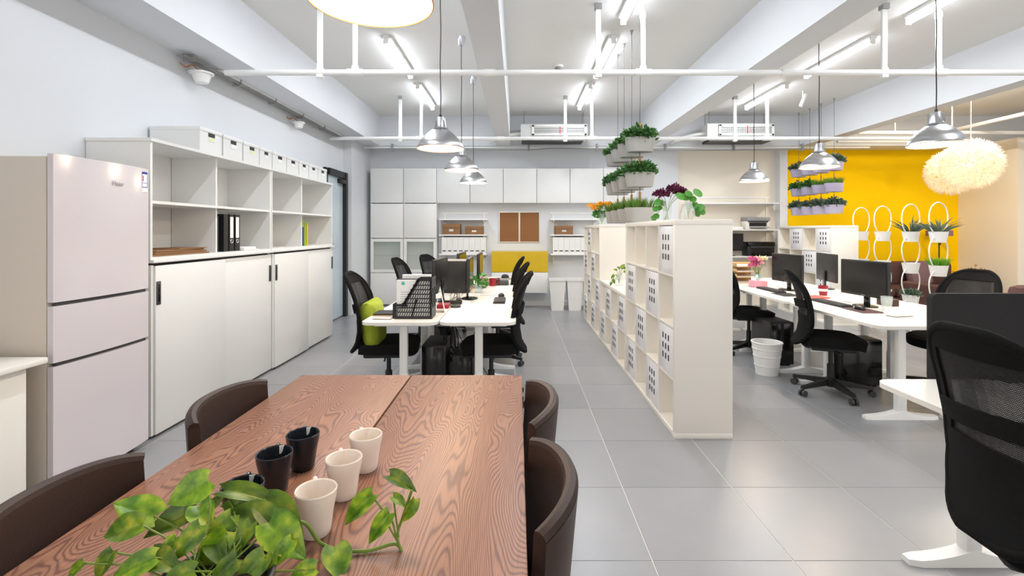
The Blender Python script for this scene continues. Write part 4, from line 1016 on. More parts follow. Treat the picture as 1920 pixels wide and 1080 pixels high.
# ------------------------------------------------------------------ vases on the cube shelves
def vase(x, y, z, prof, label, cat='vase', wat=0.6):
    t = thing('glass_vase', label, cat, (x, y, z))
    pr = prof+[(max(r-0.003, 0.001), zz) for r, zz in reversed(prof)]
    pr[-1] = (pr[-1][0], 0.006)
    part('glass', B().lathe([(0, 0.0)]+pr+[(0, 0.006)], 28), GLASS, t)
    return t
zv = KZ+0.0008
v = vase(1.235, 3.98, zv, [(0.035, 0), (0.035, 0.10), (0.04, 0.17)], 'glass vase of dark purple flowers on the tall cube shelf')
r = random.Random(3)
for k, (dx, dz) in enumerate(((-0.07, 0.21), (-0.03, 0.215), (0.05, 0.255), (0.09, 0.24), (0.13, 0.22))):
    e = Vector((dx, r.uniform(-.03, .03), dz))
    part('stem', B().tube(spline([(-dx*0.2, 0, 0.01), (dx*0.3, 0, 0.15), e], 5), 0.0025, 6), STEM, v)
    part('bloom', leaf_cluster(150, 0.04, 0.04, 0.045, 0.03, 60+k, 0.6), PURPLE, v, e, smooth=0)['kind'] = 'stuff'
def round_leaf(parent, c, rad, nrm, m=LEAFR):
    n = Vector(nrm).normalized(); a = n.cross(Vector((0.2, 0.1, 1))).normalized(); b2 = n.cross(a)
    vs = [Vector(c)]+[Vector(c)+(a*math.cos(2*PI*k/14)+b2*math.sin(2*PI*k/14))*rad*(0.8+0.2*abs(math.cos(PI*k/14)))+n*rad*0.12 for k in range(14)]
    b = B().add(vs, [(0, k+1, (k+1) % 14+1) for k in range(14)]); b.add([p-n*0.0015 for p in vs], [(0, (k+1) % 14+1, k+1) for k in range(14)])
    return part('leaf', b, m, parent, smooth=60)
for k, (dx, dz, rr) in enumerate(((-0.09, 0.15, .032), (-0.10, 0.10, .030), (-0.07, 0.16, .03), (-0.09, 0.04, .03), (-0.06, 0.11, .026), (-0.11, 0.02, .03), (-0.03, 0.15, .03))):
    c = Vector((dx, -0.04+0.01*k, dz)); round_leaf(v, c, rr, (r.uniform(-.5, .5), -.8, .5))
    part('stem', B().tube(spline([(0, 0, 0.08), c*0.5+Vector((0, 0, .09)), c], 4), 0.0018, 5), STEM, v)
v = vase(1.345, 3.80, zv, [(0.04, 0), (0.055, 0.03), (0.05, 0.09), (0.03, 0.13), (0.033, 0.155)], 'round glass vase with big round leaves on the tall cube shelf')
for k, (dx, dz, rr) in enumerate(((0.065, 0.215, .045), (0.03, 0.17, .035), (-0.03, 0.185, .04), (0.09, 0.10, .04), (0.11, 0.075, .042), (0.075, 0.06, .04), (0.12, 0.11, .035), (-0.07, 0.19, .04), (0.0, 0.21, .035), (0.05, 0.12, .035))):
    c = Vector((dx, -0.03+0.012*k % 0.08, dz)); round_leaf(v, c, rr, (r.uniform(-.4, .4), -.8, .6))
    part('stem', B().tube(spline([(0, 0, 0.02), c*0.4+Vector((0, 0, .11)), c], 5), 0.002, 5), STEM, v)
part('roots', grass_cluster(40, 0.03, 0.03, 0.09, 5, 0.6, 0.001), STRAP, v, (0, 0, 0.008), smooth=0)['kind'] = 'stuff'
v = vase(1.12, 6.40, zv, [(0.045, 0), (0.045, 0.12), (0.05, 0.2)], 'glass vase of yellow and orange flowers on the far cube shelf')
for k in range(8):
    e = Vector((-0.14+0.04*k, r.uniform(-.05, .05), 0.20+r.uniform(0, .07)))
    part('stem', B().tube(spline([(0, 0, 0.01), e*0.5+Vector((0, 0, .06)), e], 5), 0.003, 5), STEM, v)
    part('bloom', leaf_cluster(60, 0.035, 0.03, 0.03, 0.035, 80+k, 0.2), ORANGE, v, e, smooth=0)['kind'] = 'stuff'
part('foliage', leaf_cluster(160, 0.12, 0.06, 0.16, 0.06, 91), LEAFR, v, (0.03, 0, 0.09), smooth=0)['kind'] = 'stuff'
LZ = 2*CELL+2*TH+TI+0.0008
v = vase(1.17, 5.55, LZ, [(0.045, 0), (0.055, 0.02), (0.052, 0.075), (0.035, 0.10), (0.04, 0.125)], 'small glass vase with green sprig on the low cube shelf')
LM.append(None); LM.pop()
for k, (dx, dz, tx, tz) in enumerate(((0.02, 0.2, 0.06, 0.25), (-0.03, 0.17, -0.07, 0.19), (0.05, 0.16, 0.10, 0.145), (-0.06, 0.12, -0.10, 0.08), (0.0, 0.19, -0.03, 0.22), (-0.09, 0.04, -0.11, 0.0), (0.04, 0.2, 0.10, 0.2), (-0.08, 0.07, -0.05, 0.02))):
    place_leaf(v, (dx, -0.02, dz), (tx, -0.03, tz), (0, -.8, .6), k, wid=0.9)
    part('stem', B().tube(spline([(0, 0, 0.02), (dx*0.4, 0, 0.12), (dx, -0.02, dz)], 5), 0.0022, 5), STEM, v)

# ------------------------------------------------------------------ monitors and desk things
def make_monitor(w=0.52, h=0.32):
    """screen faces -Y in local space, base at the origin"""
    t = thing('monitor', '', 'monitor')
    z0 = 0.09
    s = part('housing', bx(-w/2, w/2, 0.0, 0.032, z0, z0+h, 0.006), BLACK, t)
    part('screen', bx(-w/2+0.014, w/2-0.014, -0.002, 0.001, z0+0.022, z0+h-0.014), BLACKG, s)
    part('logo', bx(-0.025, 0.025, -0.0015, 0.0005, z0+0.008, z0+0.014), GREY, s)
    part('stand', B().box(-0.03, 0.03, 0.03, 0.05, 0.01, z0+0.12, 0.006), BLACKG, t)
    part('foot', B().lathe([(0, 0), (0.115, 0), (0.115, 0.006), (0.09, 0.012), (0, 0.014)], 32, (0, 0.02, 0), 1, 0.72), BLACKG, t)
    return t
mo = make_monitor(); dz = DZ+0.0006
FX = -PI/2   # screen -Y turned to -X
mons = [((3.10, 4.33, dz), FX+0.10, 'black monitor nearest the drinking glass on the far desk row'),
 ((3.06, 5.50, dz), FX+0.10, 'black monitor with dark screen beside the pink flowers'),
 ((3.62, 5.62, dz), PI/2-0.2, 'black monitor seen from behind next to the pink flower monitor'),
 ((-0.76, 4.66, dz), FX-0.08, 'grey-backed monitor standing behind the slotted magazine holder'),
 ((-0.455, 4.80, dz), PI/2+0.02, 'slim black monitor turned edge-on beside the keyboard'),
 ((-0.66, 5.85, dz), PI/2-0.05, 'far black monitor reflecting the yellow cabinet, left one'),
 ((-0.43, 5.75, dz), PI/2, 'far black monitor seen edge-on beside the green plant'),
 ((3.92, 8.92, 0.9315), 0.0, 'small black monitor on the printer shelf')]
for i, (p, rz, l) in enumerate(mons):
    if i == 0: mo.location = p; mo.rotation_euler = (0, 0, rz); mo['label'] = l; mo['group'] = 'black monitors'
    else: dup(mo, p, rz, l)
def make_keyboard():
    t = thing('keyboard', '', 'keyboard')
    part('case', bx(-0.22, 0.22, -0.07, 0.07, 0, 0.018, 0.005), BLACK, t)
    kb = B()
    for i in range(15):
        for j in range(5): kb.box(-0.21+0.028*i, -0.186+0.028*i, -0.06+0.024*j, -0.04+0.024*j, 0.018, 0.023)
    part('keys', kb, DGREY, t)['kind'] = 'stuff'
    return t
kb = make_keyboard()
kbs = [((-0.17, 4.62, dz), PI/2, 'black keyboard near the slim monitor on the middle desks'), ((2.90, 4.46, dz), FX, 'black keyboard under the monitor by the drinking glass'), ((2.86, 5.45, dz), FX, 'black keyboard by the pink flower monitor')]
for i, (p, rz, l) in enumerate(kbs):
    if i == 0: kb.location = p; kb.rotation_euler = (0, 0, rz); kb['label'] = l; kb['group'] = 'black keyboards'; kb.scale = (0.7, 0.8, 1)
    else: q = dup(kb, p, rz, l); q.scale = (1, 0.8, 1)
def mouse(p, label):
    t = thing('computer_mouse', label, 'mouse', p)
    part('shell', B().lathe([(0.031, 0), (0.033, 0.008), (0.028, 0.024), (0.015, 0.034), (0, 0.037)], 20, (0, 0, 0), 1, 1.7), BLACK, t)
    part('cable', B().tube(spline([(0, 0.05, 0.008), (-0.1, 0.08, 0.004), (-0.22, 0.05, 0.004)], 6), 0.002, 5), GREY, t)
mouse((-0.165, 4.96, dz), 'black mouse beside the keyboard on the middle desks')
t = thing('computer_mouse', 'black mouse on the mat by the drinking glass', 'mouse', (2.93, 4.13, dz+0.0035))
part('shell', B().lathe([(0.031, 0), (0.033, 0.008), (0.028, 0.024), (0.015, 0.034), (0, 0.037)], 20, (0, 0, 0), 1, 1.7), BLACK, t)
part('wheel', B().tube([(-0.003, 0.03, 0.03), (0.003, 0.03, 0.03)], 0.007, 10), GREY, t)
single('mouse_mat', bx(-0.1, 0.1, -0.13, 0.13, 0, 0.003), mat('burgundy mat', (74, 48, 52), 0.8), 'thin burgundy mouse mat near the drinking glass', 'mat', (2.93, 4.08, dz))
single('mouse_mat', bx(-0.1, 0.1, -0.13, 0.13, 0, 0.003), BLACK, 'black mouse mat in front of the pink flower monitor', 'mat', (2.84, 5.09, dz))
# magazine holder with slots
t = thing('magazine_holder', 'black slotted metal magazine holder full of papers', 'file holder', (-0.955, 3.70, dz))
def slot_side(y, m):
    poly = [(0, 0), (0.30, 0), (0.30, 0.315), (0.195, 0.315), (0.075, 0.115), (0, 0.115)]
    bm = bmesh.new()
    return poly
# side sheets as frames of bars so that the slots are open
def side_bars(y):
    b = B(); th = 0.002
    b.prism([(0, 0), (0.30, 0), (0.30, 0.022), (0, 0.022)], y, y+th)
    b.prism([(0.284, 0.022), (0.30, 0.022), (0.30, 0.315), (0.284, 0.315)], y, y+th)
    b.prism([(0.195, 0.315), (0.284, 0.315), (0.284, 0.298), (0.205, 0.298)], y, y+th)
    b.prism([(0.195, 0.315), (0.075, 0.115), (0.098, 0.115), (0.212, 0.305)], y, y+th)
    b.prism([(0, 0.022), (0.03, 0.022), (0.03, 0.115), (0, 0.115)], y, y+th)
    b.prism([(0.03, 0.095), (0.11, 0.095), (0.11, 0.115), (0.03, 0.115)], y, y+th)
    b.prism([(0.14, 0.022), (0.152, 0.022), (0.19, 0.15), (0.178, 0.15)], y, y+th)
    for r_ in range(8):
        z = 0.022+0.0345*r_; x0 = 0.03 if r_ < 2 else 0.075+(z-0.115)*0.6+0.01
        b.prism([(x0, z+0.0265), (0.29, z+0.0265), (0.29, z+0.0345), (x0+0.004, z+0.0345)], y, y+th)
        x = x0
        while x < 0.285:
            b.prism([(x, z), (x+0.006, z), (x+0.016, z+0.027), (x+0.010, z+0.027)], y, y+th); x += 0.018
    return b
Mx = Matrix.Rotation(PI/2, 4, 'X')
for y in (0.0, -0.09, -0.18):
    b = side_bars(y); bb = B(); bb.add(b.v, b.f, Mx); q = part('slotted_side', bb, BLACK, t, smooth=0); q['kind'] = 'stuff'
part('back_plate', B().box(0.298, 0.30, 0, 0.18, 0, 0.08).box(0.298, 0.30, 0, 0.18, 0.11, 0.20).box(0.298, 0.30, 0, 0.18, 0.23, 0.315).box(0.298, 0.30, 0, 0.03, 0.08, 0.23).box(0.298, 0.30, 0.07, 0.11, 0.08, 0.23).box(0.298, 0.30, 0.15, 0.18, 0.08, 0.23), DGREY, t)
part('front_lip', bx(0, 0.002, 0, 0.18, 0, 0.115), BLACK, t); part('bottom_plate', bx(0, 0.30, 0, 0.18, 0, 0.002), BLACK, t)
single('document', bx(0, 0.262, 0, 0.012, 0, 0.295), PAPER, 'white document with teal emblem standing in the magazine holder', 'paper', (-0.928, 3.712, dz+0.004))
o = part('emblem', B().lathe([(0, 0), (0.014, 0), (0.014, 0.001), (0, 0.001)], 16, M=Tr(0.05, 0.0, 0.268) @ Mx), TEAL, bpy.data.objects['document'])
pr = B()
for k in range(9): pr.box(0.03, 0.19-0.02*(k % 3), -0.0008, 0, 0.20-0.018*k, 0.203-0.018*k)
part('print_lines', pr, GREY, bpy.data.objects['document'])['kind'] = 'stuff'
single('document_folder', bx(0, 0.24, 0, 0.03, 0, 0.30), BLACK, 'black folder standing in the magazine holder', 'folder', (-0.93, 3.735, dz+0.004))
single('paper_stack', bx(0, 0.22, 0, 0.05, 0, 0.325), PAPER, 'tall white paper stack standing in back of magazine holder', 'paper', (-0.905, 3.80, dz+0.004))
# books and papers on the wall-side desk
t = thing('book', 'thick cream notebook lying on the wall-side desk corner', 'book', (-1.10, 3.66, dz+0.004), -0.1)
part('cover', B().box(0, 0.14, 0, 0.20, 0, 0.003).box(0, 0.14, 0, 0.20, 0.027, 0.030), CARD, t); part('pages', bx(0.003, 0.137, 0.003, 0.197, 0.003, 0.027), PAPER, t)
single('book', bx(0, 0.15, 0, 0.18, 0, 0.008), BLACK, 'thin black booklet on top of cream notebook', 'book', (-1.10, 3.68, dz+0.0345), (0, 0, 0.05))
single('paper_sheet', bx(0, 0.21, 0, 0.28, 0, 0.003), PAPER, 'loose white sheets under the cream notebook', 'paper', (-1.15, 3.60, dz), (0, 0, 0.03))
single('paper_sheet', bx(0, 0.2, 0, 0.28, 0, 0.003), PAPER, 'loose white sheets behind the cream notebook', 'paper', (-1.14, 3.94, dz))
# leaning tablet stand, dark reds, power strip
t = thing('desk_calendar', 'white folded desk calendar leaning beside the magazine holder', 'calendar', (-0.60, 3.98, dz), 0.15)
part('sheet', B().add([(0, 0, 0), (0.004, 0, 0), (-0.036, 0, 0.2), (-0.04, 0, 0.2), (0, 0.16, 0), (0.004, 0.16, 0), (-0.036, 0.16, 0.2), (-0.04, 0.16, 0.2)], [(0, 1, 2, 3), (7, 6, 5, 4), (0, 4, 5, 1), (1, 5, 6, 2), (2, 6, 7, 3), (3, 7, 4, 0)]), PAPER, t)
part('sheet', B().add([(-0.08, 0, 0), (-0.076, 0, 0), (-0.036, 0, 0.2), (-0.04, 0, 0.2), (-0.08, 0.16, 0), (-0.076, 0.16, 0), (-0.036, 0.16, 0.2), (-0.04, 0.16, 0.2)], [(0, 1, 2, 3), (7, 6, 5, 4), (0, 4, 5, 1), (1, 5, 6, 2), (2, 6, 7, 3), (3, 7, 4, 0)]), PAPER, t)
single('tape_roll', B().lathe([(0.025, 0), (0.045, 0), (0.045, 0.02), (0.025, 0.02), (0.025, 0)], 24, cap=False), DGREY, 'dark tape roll behind the folded calendar', 'tape', (-0.545, 4.27, dz))
single('book', bx(0, 0.10, 0, 0.15, 0, 0.03), RED, 'small dark red book behind the magazine holder', 'book', (-0.70, 4.19, dz))
t = thing('power_strip', 'black power strip with plugged adapters between the middle desks', 'power strip', (-0.60, 4.45, dz))
part('strip', bx(-0.08, 0.09, -0.025, 0.025, 0, 0.035, 0.006), BLACK, t); part('adapter', bx(-0.07, -0.02, -0.02, 0.02, 0.035, 0.07, 0.006), WMETAL, t); part('adapter', bx(0.04, 0.08, -0.02, 0.02, 0.035, 0.06, 0.006), DGREY, t)
for k in range(3): part('cable', B().tube(spline([(-0.04+0.05*k, 0, 0.05), (0.0+0.03*k, 0.05, 0.10+0.02*k), (0.03, 0.12, 0.06), (-0.04+0.05*k, 0.2, 0.004)], 6), 0.003, 5), BLACK, t)
# stacked black drawer organiser
t = thing('drawer_organiser', 'tall black drawer organiser standing among the monitors', 'organiser', (-0.805, 5.22, dz), 0)
part('case', bx(0, 0.245, 0, 0.30, 0, 0.345, 0.004), BLACK, t); part('cap', bx(0, 0.245, 0, 0.30, 0.345, 0.352), GREY, t)
for k in range(9):
    d = part('drawer', bx(0.244, 0.262, 0.01, 0.29, 0.008+0.037*k, 0.040+0.037*k, 0.003), BLACK, t)
    part('drawer_label', bx(0.262, 0.2635, 0.1, 0.2, 0.018+0.037*k, 0.030+0.037*k), GREY, d)
t = thing('mug', 'dark red mug on the middle desks', 'mug', (-0.345+0.04, 5.93, dz))
part('body', B().lathe([(0, 0), (0.04, 0), (0.042, 0.09), (0.038, 0.09), (0.036, 0.006), (0, 0.006)], 24), RED, t); part('handle', B().tube(spline([(0.04, 0, 0.075), (0.068, 0, 0.07), (0.066, 0, 0.03), (0.04, 0, 0.02)], 4), 0.006), RED, t)
t = thing('telephone', 'dark desk telephone beside the red mug', 'telephone', (-0.19, 6.05, dz))
part('base', bx(-0.08, 0.08, -0.09, 0.09, 0, 0.05, 0.012), DGREY, t); part('handset', bx(-0.075, -0.03, -0.09, 0.09, 0.05, 0.075, 0.012), BLACK, t)
t = thing('desk_speaker', 'black rounded desk speaker on pale tray near the yellow cabinet', 'speaker', (-0.17, 6.70, dz))
part('tray', bx(-0.14, 0.13, -0.06, 0.06, 0, 0.02, 0.004), GREY, t); part('dome', B().lathe([(0.055, 0.02), (0.05, 0.05), (0.03, 0.068), (0, 0.072)], 20), BLACK, t)
t = thing('potted_plant', 'small green plant in glass pot behind the slim monitor', 'plant', (-0.43, 5.28, dz))
part('pot', B().lathe([(0, 0), (0.04, 0), (0.05, 0.09), (0.045, 0.09), (0.036, 0.006), (0, 0.006)], 20), GLASS, t)
part('foliage', leaf_cluster(90, 0.09, 0.06, 0.13, 0.06, 44), LEAFR, t, (0, 0, 0.07), smooth=0)['kind'] = 'stuff'
single('tissue_pack', bx(-0.06, 0.06, -0.09, 0.09, 0, 0.09, 0.02), PINK, 'pink tissue pack beside the red mug', 'tissues', (-0.40, 6.08, dz))
single('pen_cup', B().lathe([(0, 0), (0.035, 0), (0.037, 0.1), (0.033, 0.1), (0.032, 0.004), (0, 0.004)], 18), ORANGE, 'orange pen cup behind the drawer organiser', 'pen cup', (-0.545, 5.60, dz))
# towers and cables under the desks
def tower(x, y, label, sx=0.19, sy=0.42, sz=0.42):
    t = thing('computer_tower', label, 'computer', (x, y, 0), 0, 'black computer towers under the desks')
    part('case', bx(-sx/2, sx/2, -sy/2, sy/2, 0.012, sz, 0.006), BLACK, t)
    part('front_bezel', bx(-sx/2+0.005, sx/2-0.005, -sy/2-0.018, -sy/2, 0.015, sz-0.005, 0.006), BLACKG, t)
    for a in (-1, 1):
        for b_ in (-1, 1): part('foot', B().lathe([(0.015, 0), (0.015, 0.012)], 10, (a*sx*0.36, b_*sy*0.4, 0)), BLACK, t)
    part('cable', B().tube(spline([(0.03, sy/2, 0.25), (0.06, sy/2+0.06, 0.3), (0.12, sy/2+0.08, 0.15), (0.2, sy/2+0.05, 0.03)], 6), 0.004, 5), BLACK, t)
tower(-0.69, 4.18, 'black computer tower under the wall-side middle desk', 0.2, 0.4, 0.45)
tower(-0.45, 4.2, 'black computer tower under the aisle-side middle desk', 0.18, 0.4, 0.37)
tower(-0.80, 5.4, 'black computer tower under the far wall-side desk')
tower(3.08, 4.42, 'large black computer tower behind the mesh chair and wastebasket', 0.36, 0.2, 0.42)
tower(2.74, 5.2, 'black computer tower behind the white wastebasket', 0.24, 0.4, 0.45)
t = thing('cable_bunch', 'tangle of black cables hanging under the middle desks', 'cable', (-0.575, 4.15, 0.0))
for k in range(7): part('cable', B().tube(spline([(random.uniform(-.05, .05), random.uniform(-.1, .1), 0.64), (random.uniform(-.09, .09), random.uniform(-.1, .1), 0.4), (random.uniform(-.1, .1), random.uniform(-.1, .1), 0.22), (random.uniform(-.1, .1), random.uniform(-.1, .1), 0.01)], 8), 0.005, 5), BLACK, t)
part('cable_tray', bx(-0.07, 0.07, -0.3, 0.3, 0.635, 0.645), GREY, t)
# wastebasket
t = thing('wastebasket', 'white round wastebasket beside the mesh chair', 'bin', (2.44, 4.72, 0))
part('basket', B().lathe([(0, 0.004), (0.10, 0.0), (0.138, 0.31), (0.132, 0.31), (0.096, 0.008), (0, 0.008)], 32), WMETAL, t)
part('rim', B().tube([(0.138*math.cos(2*PI*k/32), 0.138*math.sin(2*PI*k/32), 0.31) for k in range(33)], 0.006, 6), WMETAL, t)
for z in (0.09, 0.18, 0.25): rr = 0.10+0.038*z/0.31; part('band', B().tube([((rr+0.002)*math.cos(2*PI*k/32), (rr+0.002)*math.sin(2*PI*k/32), z) for k in range(33)], 0.003, 6), WMETAL, t)
# things on the far desk row
t = thing('drinking_glass', 'tall ribbed clear drinking glass on the far desk', 'glass', (3.045, 3.98, dz))
part('glass', B().lathe([(0, 0), (0.032, 0), (0.036, 0.06), (0.042, 0.13), (0.0435, 0.135), (0.039, 0.13), (0.030, 0.01), (0, 0.01)], 28), GLASS, t)
for z in (0.03, 0.055, 0.08, 0.105): rr = 0.033+0.0075*z/0.1; part('rib', B().tube([(rr*math.cos(2*PI*k/24), rr*math.sin(2*PI*k/24), z) for k in range(25)], 0.002, 5), GLASS, t)
t = thing('tissue_packet', 'white soft tissue packet on the corner of the far desk', 'tissues', (3.03, 3.83, dz), 0.2)
part('packet', bx(-0.10, 0.10, -0.055, 0.055, 0, 0.055, 0.02), PAPER, t); part('flap', bx(-0.04, 0.04, -0.01, 0.01, 0.055, 0.062), PAPER, t)
t = thing('pen_tray', 'dark wooden desk tidy behind the drinking glass', 'organiser', (3.36, 4.38, dz))
part('tray', bx(-0.05, 0.05, -0.07, 0.07, 0, 0.06, 0.004), mat('dark walnut', (66, 44, 38), 0.5), t); part('pen', B().tube([(0, 0, 0.05), (0.05, 0.02, 0.14)], 0.005), WMETAL, t); part('pen', B().tube([(-0.01, 0.02, 0.05), (0.03, -0.02, 0.12)], 0.005), BLACK, t)
t = thing('flower_vase', 'pink and cream flowers in teal vase on the far desk', 'flowers', (2.98, 5.98, dz))
part('vase', B().lathe([(0, 0), (0.035, 0), (0.045, 0.05), (0.03, 0.11), (0.036, 0.13)], 20), TEAL, t)
for k in range(9):
    e = Vector((random.uniform(-.12, .09), random.uniform(-.06, .06), random.uniform(.2, .33)))
    part('stem', B().tube([(0, 0, 0.1), e], 0.003, 5), STEM, t)
    part('bloom', leaf_cluster(70, 0.035, 0.035, 0.03, 0.03, 200+k, 0.6), (PINK, mat('magenta petals', (214, 92, 156), 0.6), mat('cream petals', (240, 232, 190), 0.6))[k % 3], t, e, smooth=0)['kind'] = 'stuff'
single('tissue_box', bx(-0.05, 0.05, -0.07, 0.07, 0, 0.08, 0.006), PINK, 'pink box beside the teal vase', 'box', (2.86, 5.80, dz))
part('tissue', leaf_cluster(10, 0.03, 0.03, 0.03, 0.06, 5), PAPER, bpy.data.objects['tissue_box'], (0, 0, 0.085), smooth=0)
single('note_block', bx(-0.03, 0.03, -0.03, 0.03, 0, 0.07), PINK, 'small pink note block under the flower monitor', 'notes', (2.96, 5.80, dz))
t = thing('letter_tray', 'stack of pale letter trays at the far desk end', 'tray', (2.98, 6.35, dz))
for k in range(4):
    q = part('tray', B().box(-0.16, 0.16, -0.14, 0.14, 0.07*k, 0.07*k+0.006).box(-0.16, -0.154, -0.14, 0.14, 0.07*k, 0.07*k+0.045).box(-0.16, 0.16, 0.134, 0.14, 0.07*k, 0.07*k+0.045), OAK, t)
    part('papers', bx(-0.14, 0.14, -0.12, 0.12, 0.07*k+0.006, 0.07*k+0.018), PAPER, q)
for x in (-0.15, 0.15): part('post', B().tube([(x, 0.13, 0), (x, 0.13, 0.26)], 0.005), GREY, t)
t = thing('snack_cup', 'red and white paper cup behind the mesh chair', 'cup', (3.2, 5.05, dz))
part('cup', B().lathe([(0, 0), (0.035, 0), (0.047, 0.10), (0.044, 0.10), (0.033, 0.004), (0, 0.004)], 20), RED, t); part('band', B().lathe([(0.0405, 0.045), (0.0435, 0.07)], 20, cap=False), PAPER, t)
single('magazine', bx(-0.12, 0.12, -0.09, 0.09, 0, 0.012), mat('red magazine cover', (214, 96, 80), 0.4), 'red magazine lying behind the mesh chair', 'magazine', (2.98, 4.87, dz), (0, 0, 0.2))
# printers
def printer(x, y, z, w, d_, h, m, m2, label):
    t = thing('printer', label, 'printer', (x, y, z))
    part('body', bx(0, w, 0.05, d_, 0, h*0.7, 0.012), m, t)
    part('scanner_lid', bx(0.004, w-0.004, 0.02, d_, h*0.7, h, 0.012), m2, t)
    part('output_tray', bx(w*0.15, w*0.85, -0.06, 0.10, h*0.12, h*0.2), m2, t)
    part('paper_slot', bx(w*0.14, w*0.86, 0.046, 0.052, h*0.25, h*0.55), BLACK, t)
    part('control_panel', bx(w*0.1, w*0.9, 0.02, 0.05, h*0.58, h*0.7), DGREY, t)
printer(4.20, 8.82, 1.4205, 0.44, 0.26, 0.22, WARMW, GREY, 'white and grey laser printer on the printer wall shelf')
printer(4.22, 8.80, 0.9305, 0.50, 0.28, 0.26, BLACK, BLACKG, 'black multifunction printer on the lowest printer shelf')
single('paper_ream', bx(0, 0.3, 0, 0.21, 0, 0.05), PAPER, 'ream of white paper beside the laser printer', 'paper', (3.84, 8.85, 1.4205))

# ------------------------------------------------------------------ ring plant stands and lounge
def ring_stand(x, y, label, plants, seed):
    t = thing('ring_plant_stand', label, 'plant stand', (x, y, 0), 0.3, 'white ring plant stands')
    zt = 1.745; rh = 0.205; rw = 0.165
    for k in range(4):
        zc = zt-rh-k*0.415
        if zc < 0.1: break
        pts = [(rw*math.sin(a)*(1-0.10*math.cos(a)*-1), 0, zc+rh*math.cos(a)) for a in [2*PI*i/36 for i in range(37)]]
        part('ring', B().tube(pts, 0.0075, 8), WMETAL, t)
    for k in range(3):
        zp = zt-2*rh-k*0.415+0.05
        po = part('pot', B().lathe([(0, -0.135), (0.075, -0.135), (0.098, -0.002), (0.1, 0), (0.094, 0), (0.09, -0.015), (0, -0.02)], 28, (0, 0, zp)), WMETAL, t)
        part('soil', B().lathe([(0.088, -0.015), (0, -0.012)], 16, (0, 0, zp)), SOIL, po)
        kind = plants[k]
        if kind == 'spiky': f = part('foliage', grass_cluster(46, 0.05, 0.05, 0.24, seed+k, 1.6, 0.009), LEAFB, po, (0, 0, zp-0.015), smooth=0); f['kind'] = 'stuff'
        if kind == 'grass': f = part('foliage', grass_cluster(260, 0.085, 0.085, 0.12, seed+k, 0.5, 0.004), mat('bright grass', (110, 172, 40), 0.6, vary=0.3, scale=40), po, (0, 0, zp-0.015), smooth=0); f['kind'] = 'stuff'
        if kind == 'leafy': f = part('foliage', leaf_cluster(200, 0.10, 0.10, 0.08, 0.045, seed+k), LEAFB, po, (0, 0, zp-0.012), smooth=0); f['kind'] = 'stuff'
    part('floor_plate', B().lathe([(0, 0), (0.14, 0), (0.14, 0.01), (0, 0.012)], 28), WMETAL, t)
    part('stem', B().tube([(0, 0, 0.01), (0, 0, 0.12)], 0.01), WMETAL, t)
ring_stand(5.2, 7.3, 'white ring plant stand with empty pots, nearest the lilac planters', ('', '', ''), 1)
ring_stand(5.2, 6.87, 'white ring plant stand with empty pots, second from the lilac planters', ('', '', ''), 2)
ring_stand(5.2, 6.38, 'white ring plant stand with one spiky plant and a low leafy pot', ('spiky', '', 'leafy'), 3)
ring_stand(5.2, 5.96, 'white ring plant stand with spiky plant and bright green grass', ('spiky', 'grass', ''), 4)
t = thing('sofa', 'brown fabric sofa against the yellow wall', 'sofa', (5.45, 8.0, 0))
part('base', bx(0, 2.5, 0.1, 0.9, 0.08, 0.28, 0.03), SOFA, t)
for k in range(3):
    part('seat_cushion', bx(0.16+0.73*k, 0.88+0.73*k, 0.05, 0.68, 0.28, 0.44, 0.05), SOFA, t)
    part('back_cushion', bx(0.16+0.73*k, 0.88+0.73*k, 0.62, 0.88, 0.42, 0.84, 0.07), SOFA, t)
for x in (0, 2.36): part('armrest', bx(x, x+0.15, 0.08, 0.9, 0.1, 0.60, 0.04), SOFA, t)
for x in (0.1, 2.4):
    for y in (0.18, 0.82): part('leg', B().lathe([(0.025, 0), (0.03, 0.08)], 10, (x, y, 0)), BLACK, t)
tag(part('sofa_cushion', bx(-0.22, 0.22, -0.08, 0.08, 0, 0.42, 0.07), SOFAG, None, (7.05, 8.43, 0.45), (-0.2, 0, 0.15)), 'mauve cushion leaning on the brown sofa', 'cushion')
t = thing('armchair', 'brown fabric armchair nearer than the sofa, behind the ring stands', 'armchair', (5.75, 6.55, 0))
part('base', bx(0, 0.75, 0, 0.75, 0.08, 0.40, 0.04), SOFA, t); part('back', bx(0, 0.18, 0, 0.75, 0.35, 0.64, 0.06), SOFA, t)
for y in (0, 0.62): part('armrest', bx(0.1, 0.75, y, y+0.13, 0.3, 0.56, 0.04), SOFA, t)
for x in (0.08, 0.67):
    for y in (0.08, 0.67): part('leg', B().lathe([(0.02, 0), (0.025, 0.08)], 10, (x, y, 0)), BLACK, t)
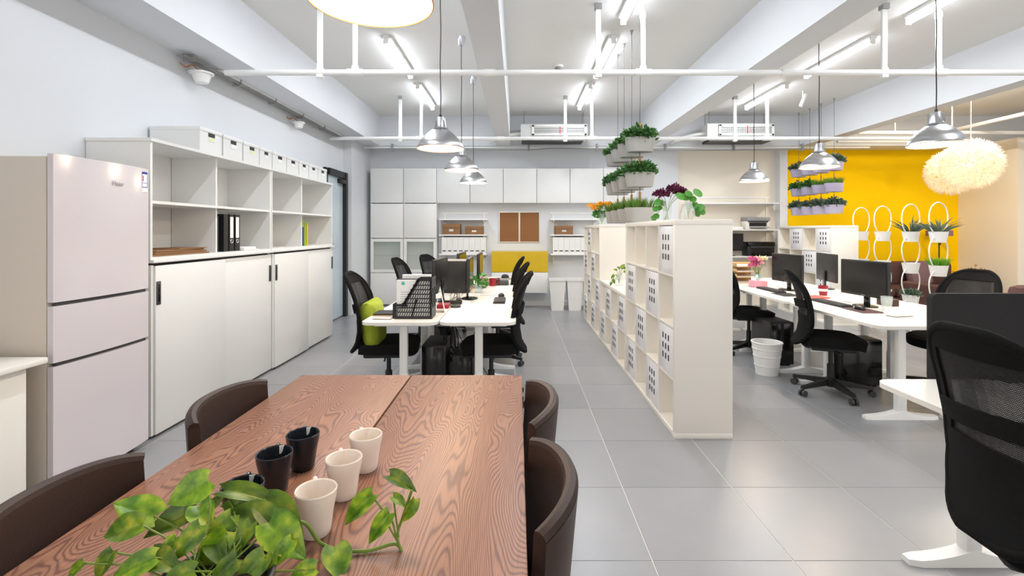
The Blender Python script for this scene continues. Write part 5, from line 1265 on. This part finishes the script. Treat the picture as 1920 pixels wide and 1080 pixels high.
t = thing('coffee_table', 'light oak coffee table in front of the sofa', 'table', (7.2, 7.25, 0))
part('tabletop', B().prism(rrect(-0.55, 0.55, -0.3, 0.3, 0.06), 0.40, 0.435), OAK, t)
for x in (-0.45, 0.45):
    for y in (-0.22, 0.22): part('leg', B().tube([(x, y, 0.4), (x*1.05, y*1.05, 0)], 0.02), OAK, t)
t = thing('dried_plant', 'dried brown grasses in glass jar on the coffee table', 'plant', (6.80, 7.2, 0.4355))
part('jar', B().lathe([(0, 0), (0.07, 0), (0.08, 0.1), (0.06, 0.2), (0.055, 0.2), (0.074, 0.1), (0.06, 0.008), (0, 0.008)], 20), GLASS, t)
part('foliage', leaf_cluster(150, 0.24, 0.14, 0.22, 0.06, 71), mat('dried leaves', (150, 104, 50), 0.8, vary=0.3), t, (0, 0, 0.2), smooth=0)['kind'] = 'stuff'
part('stem', grass_cluster(24, 0.04, 0.04, 0.32, 72, 0.9, 0.002), STRAP, t, (0, 0, 0.02), smooth=0)
t = thing('floor_lamp', 'slim floor lamp with flat mauve shade in front of the yellow wall', 'lamp', (7.62, 8.72, 0))
part('base', B().lathe([(0, 0), (0.14, 0), (0.14, 0.02), (0, 0.025)], 28), DGREY, t); part('pole', B().tube([(0, 0, 0.02), (0, 0, 1.32)], 0.012), DGREY, t)
part('shade', B().lathe([(0.19, 1.30), (0.19, 1.40), (0.185, 1.40), (0.185, 1.30)], 32, cap=False), SOFAG, t); part('switch', bx(-0.015, 0.015, -0.02, 0.0, 1.14, 1.19), BLACK, t)
t = thing('lounge_chair', 'dark brown low chair at the right edge behind the felt screen', 'chair', (4.70, 4.5, 0), 0)
part('seat', bx(0, 0.7, 0, 0.7, 0.25, 0.45, 0.05), SOFA, t); part('back', bx(0.0, 0.8, 0.0, 0.16, 0.40, 0.88, 0.06), SOFA, t)
for x in (0.06, 0.62):
    for y in (0.06, 0.62): part('leg', B().lathe([(0.02, 0), (0.025, 0.25)], 10, (x, y, 0)), BLACK, t)
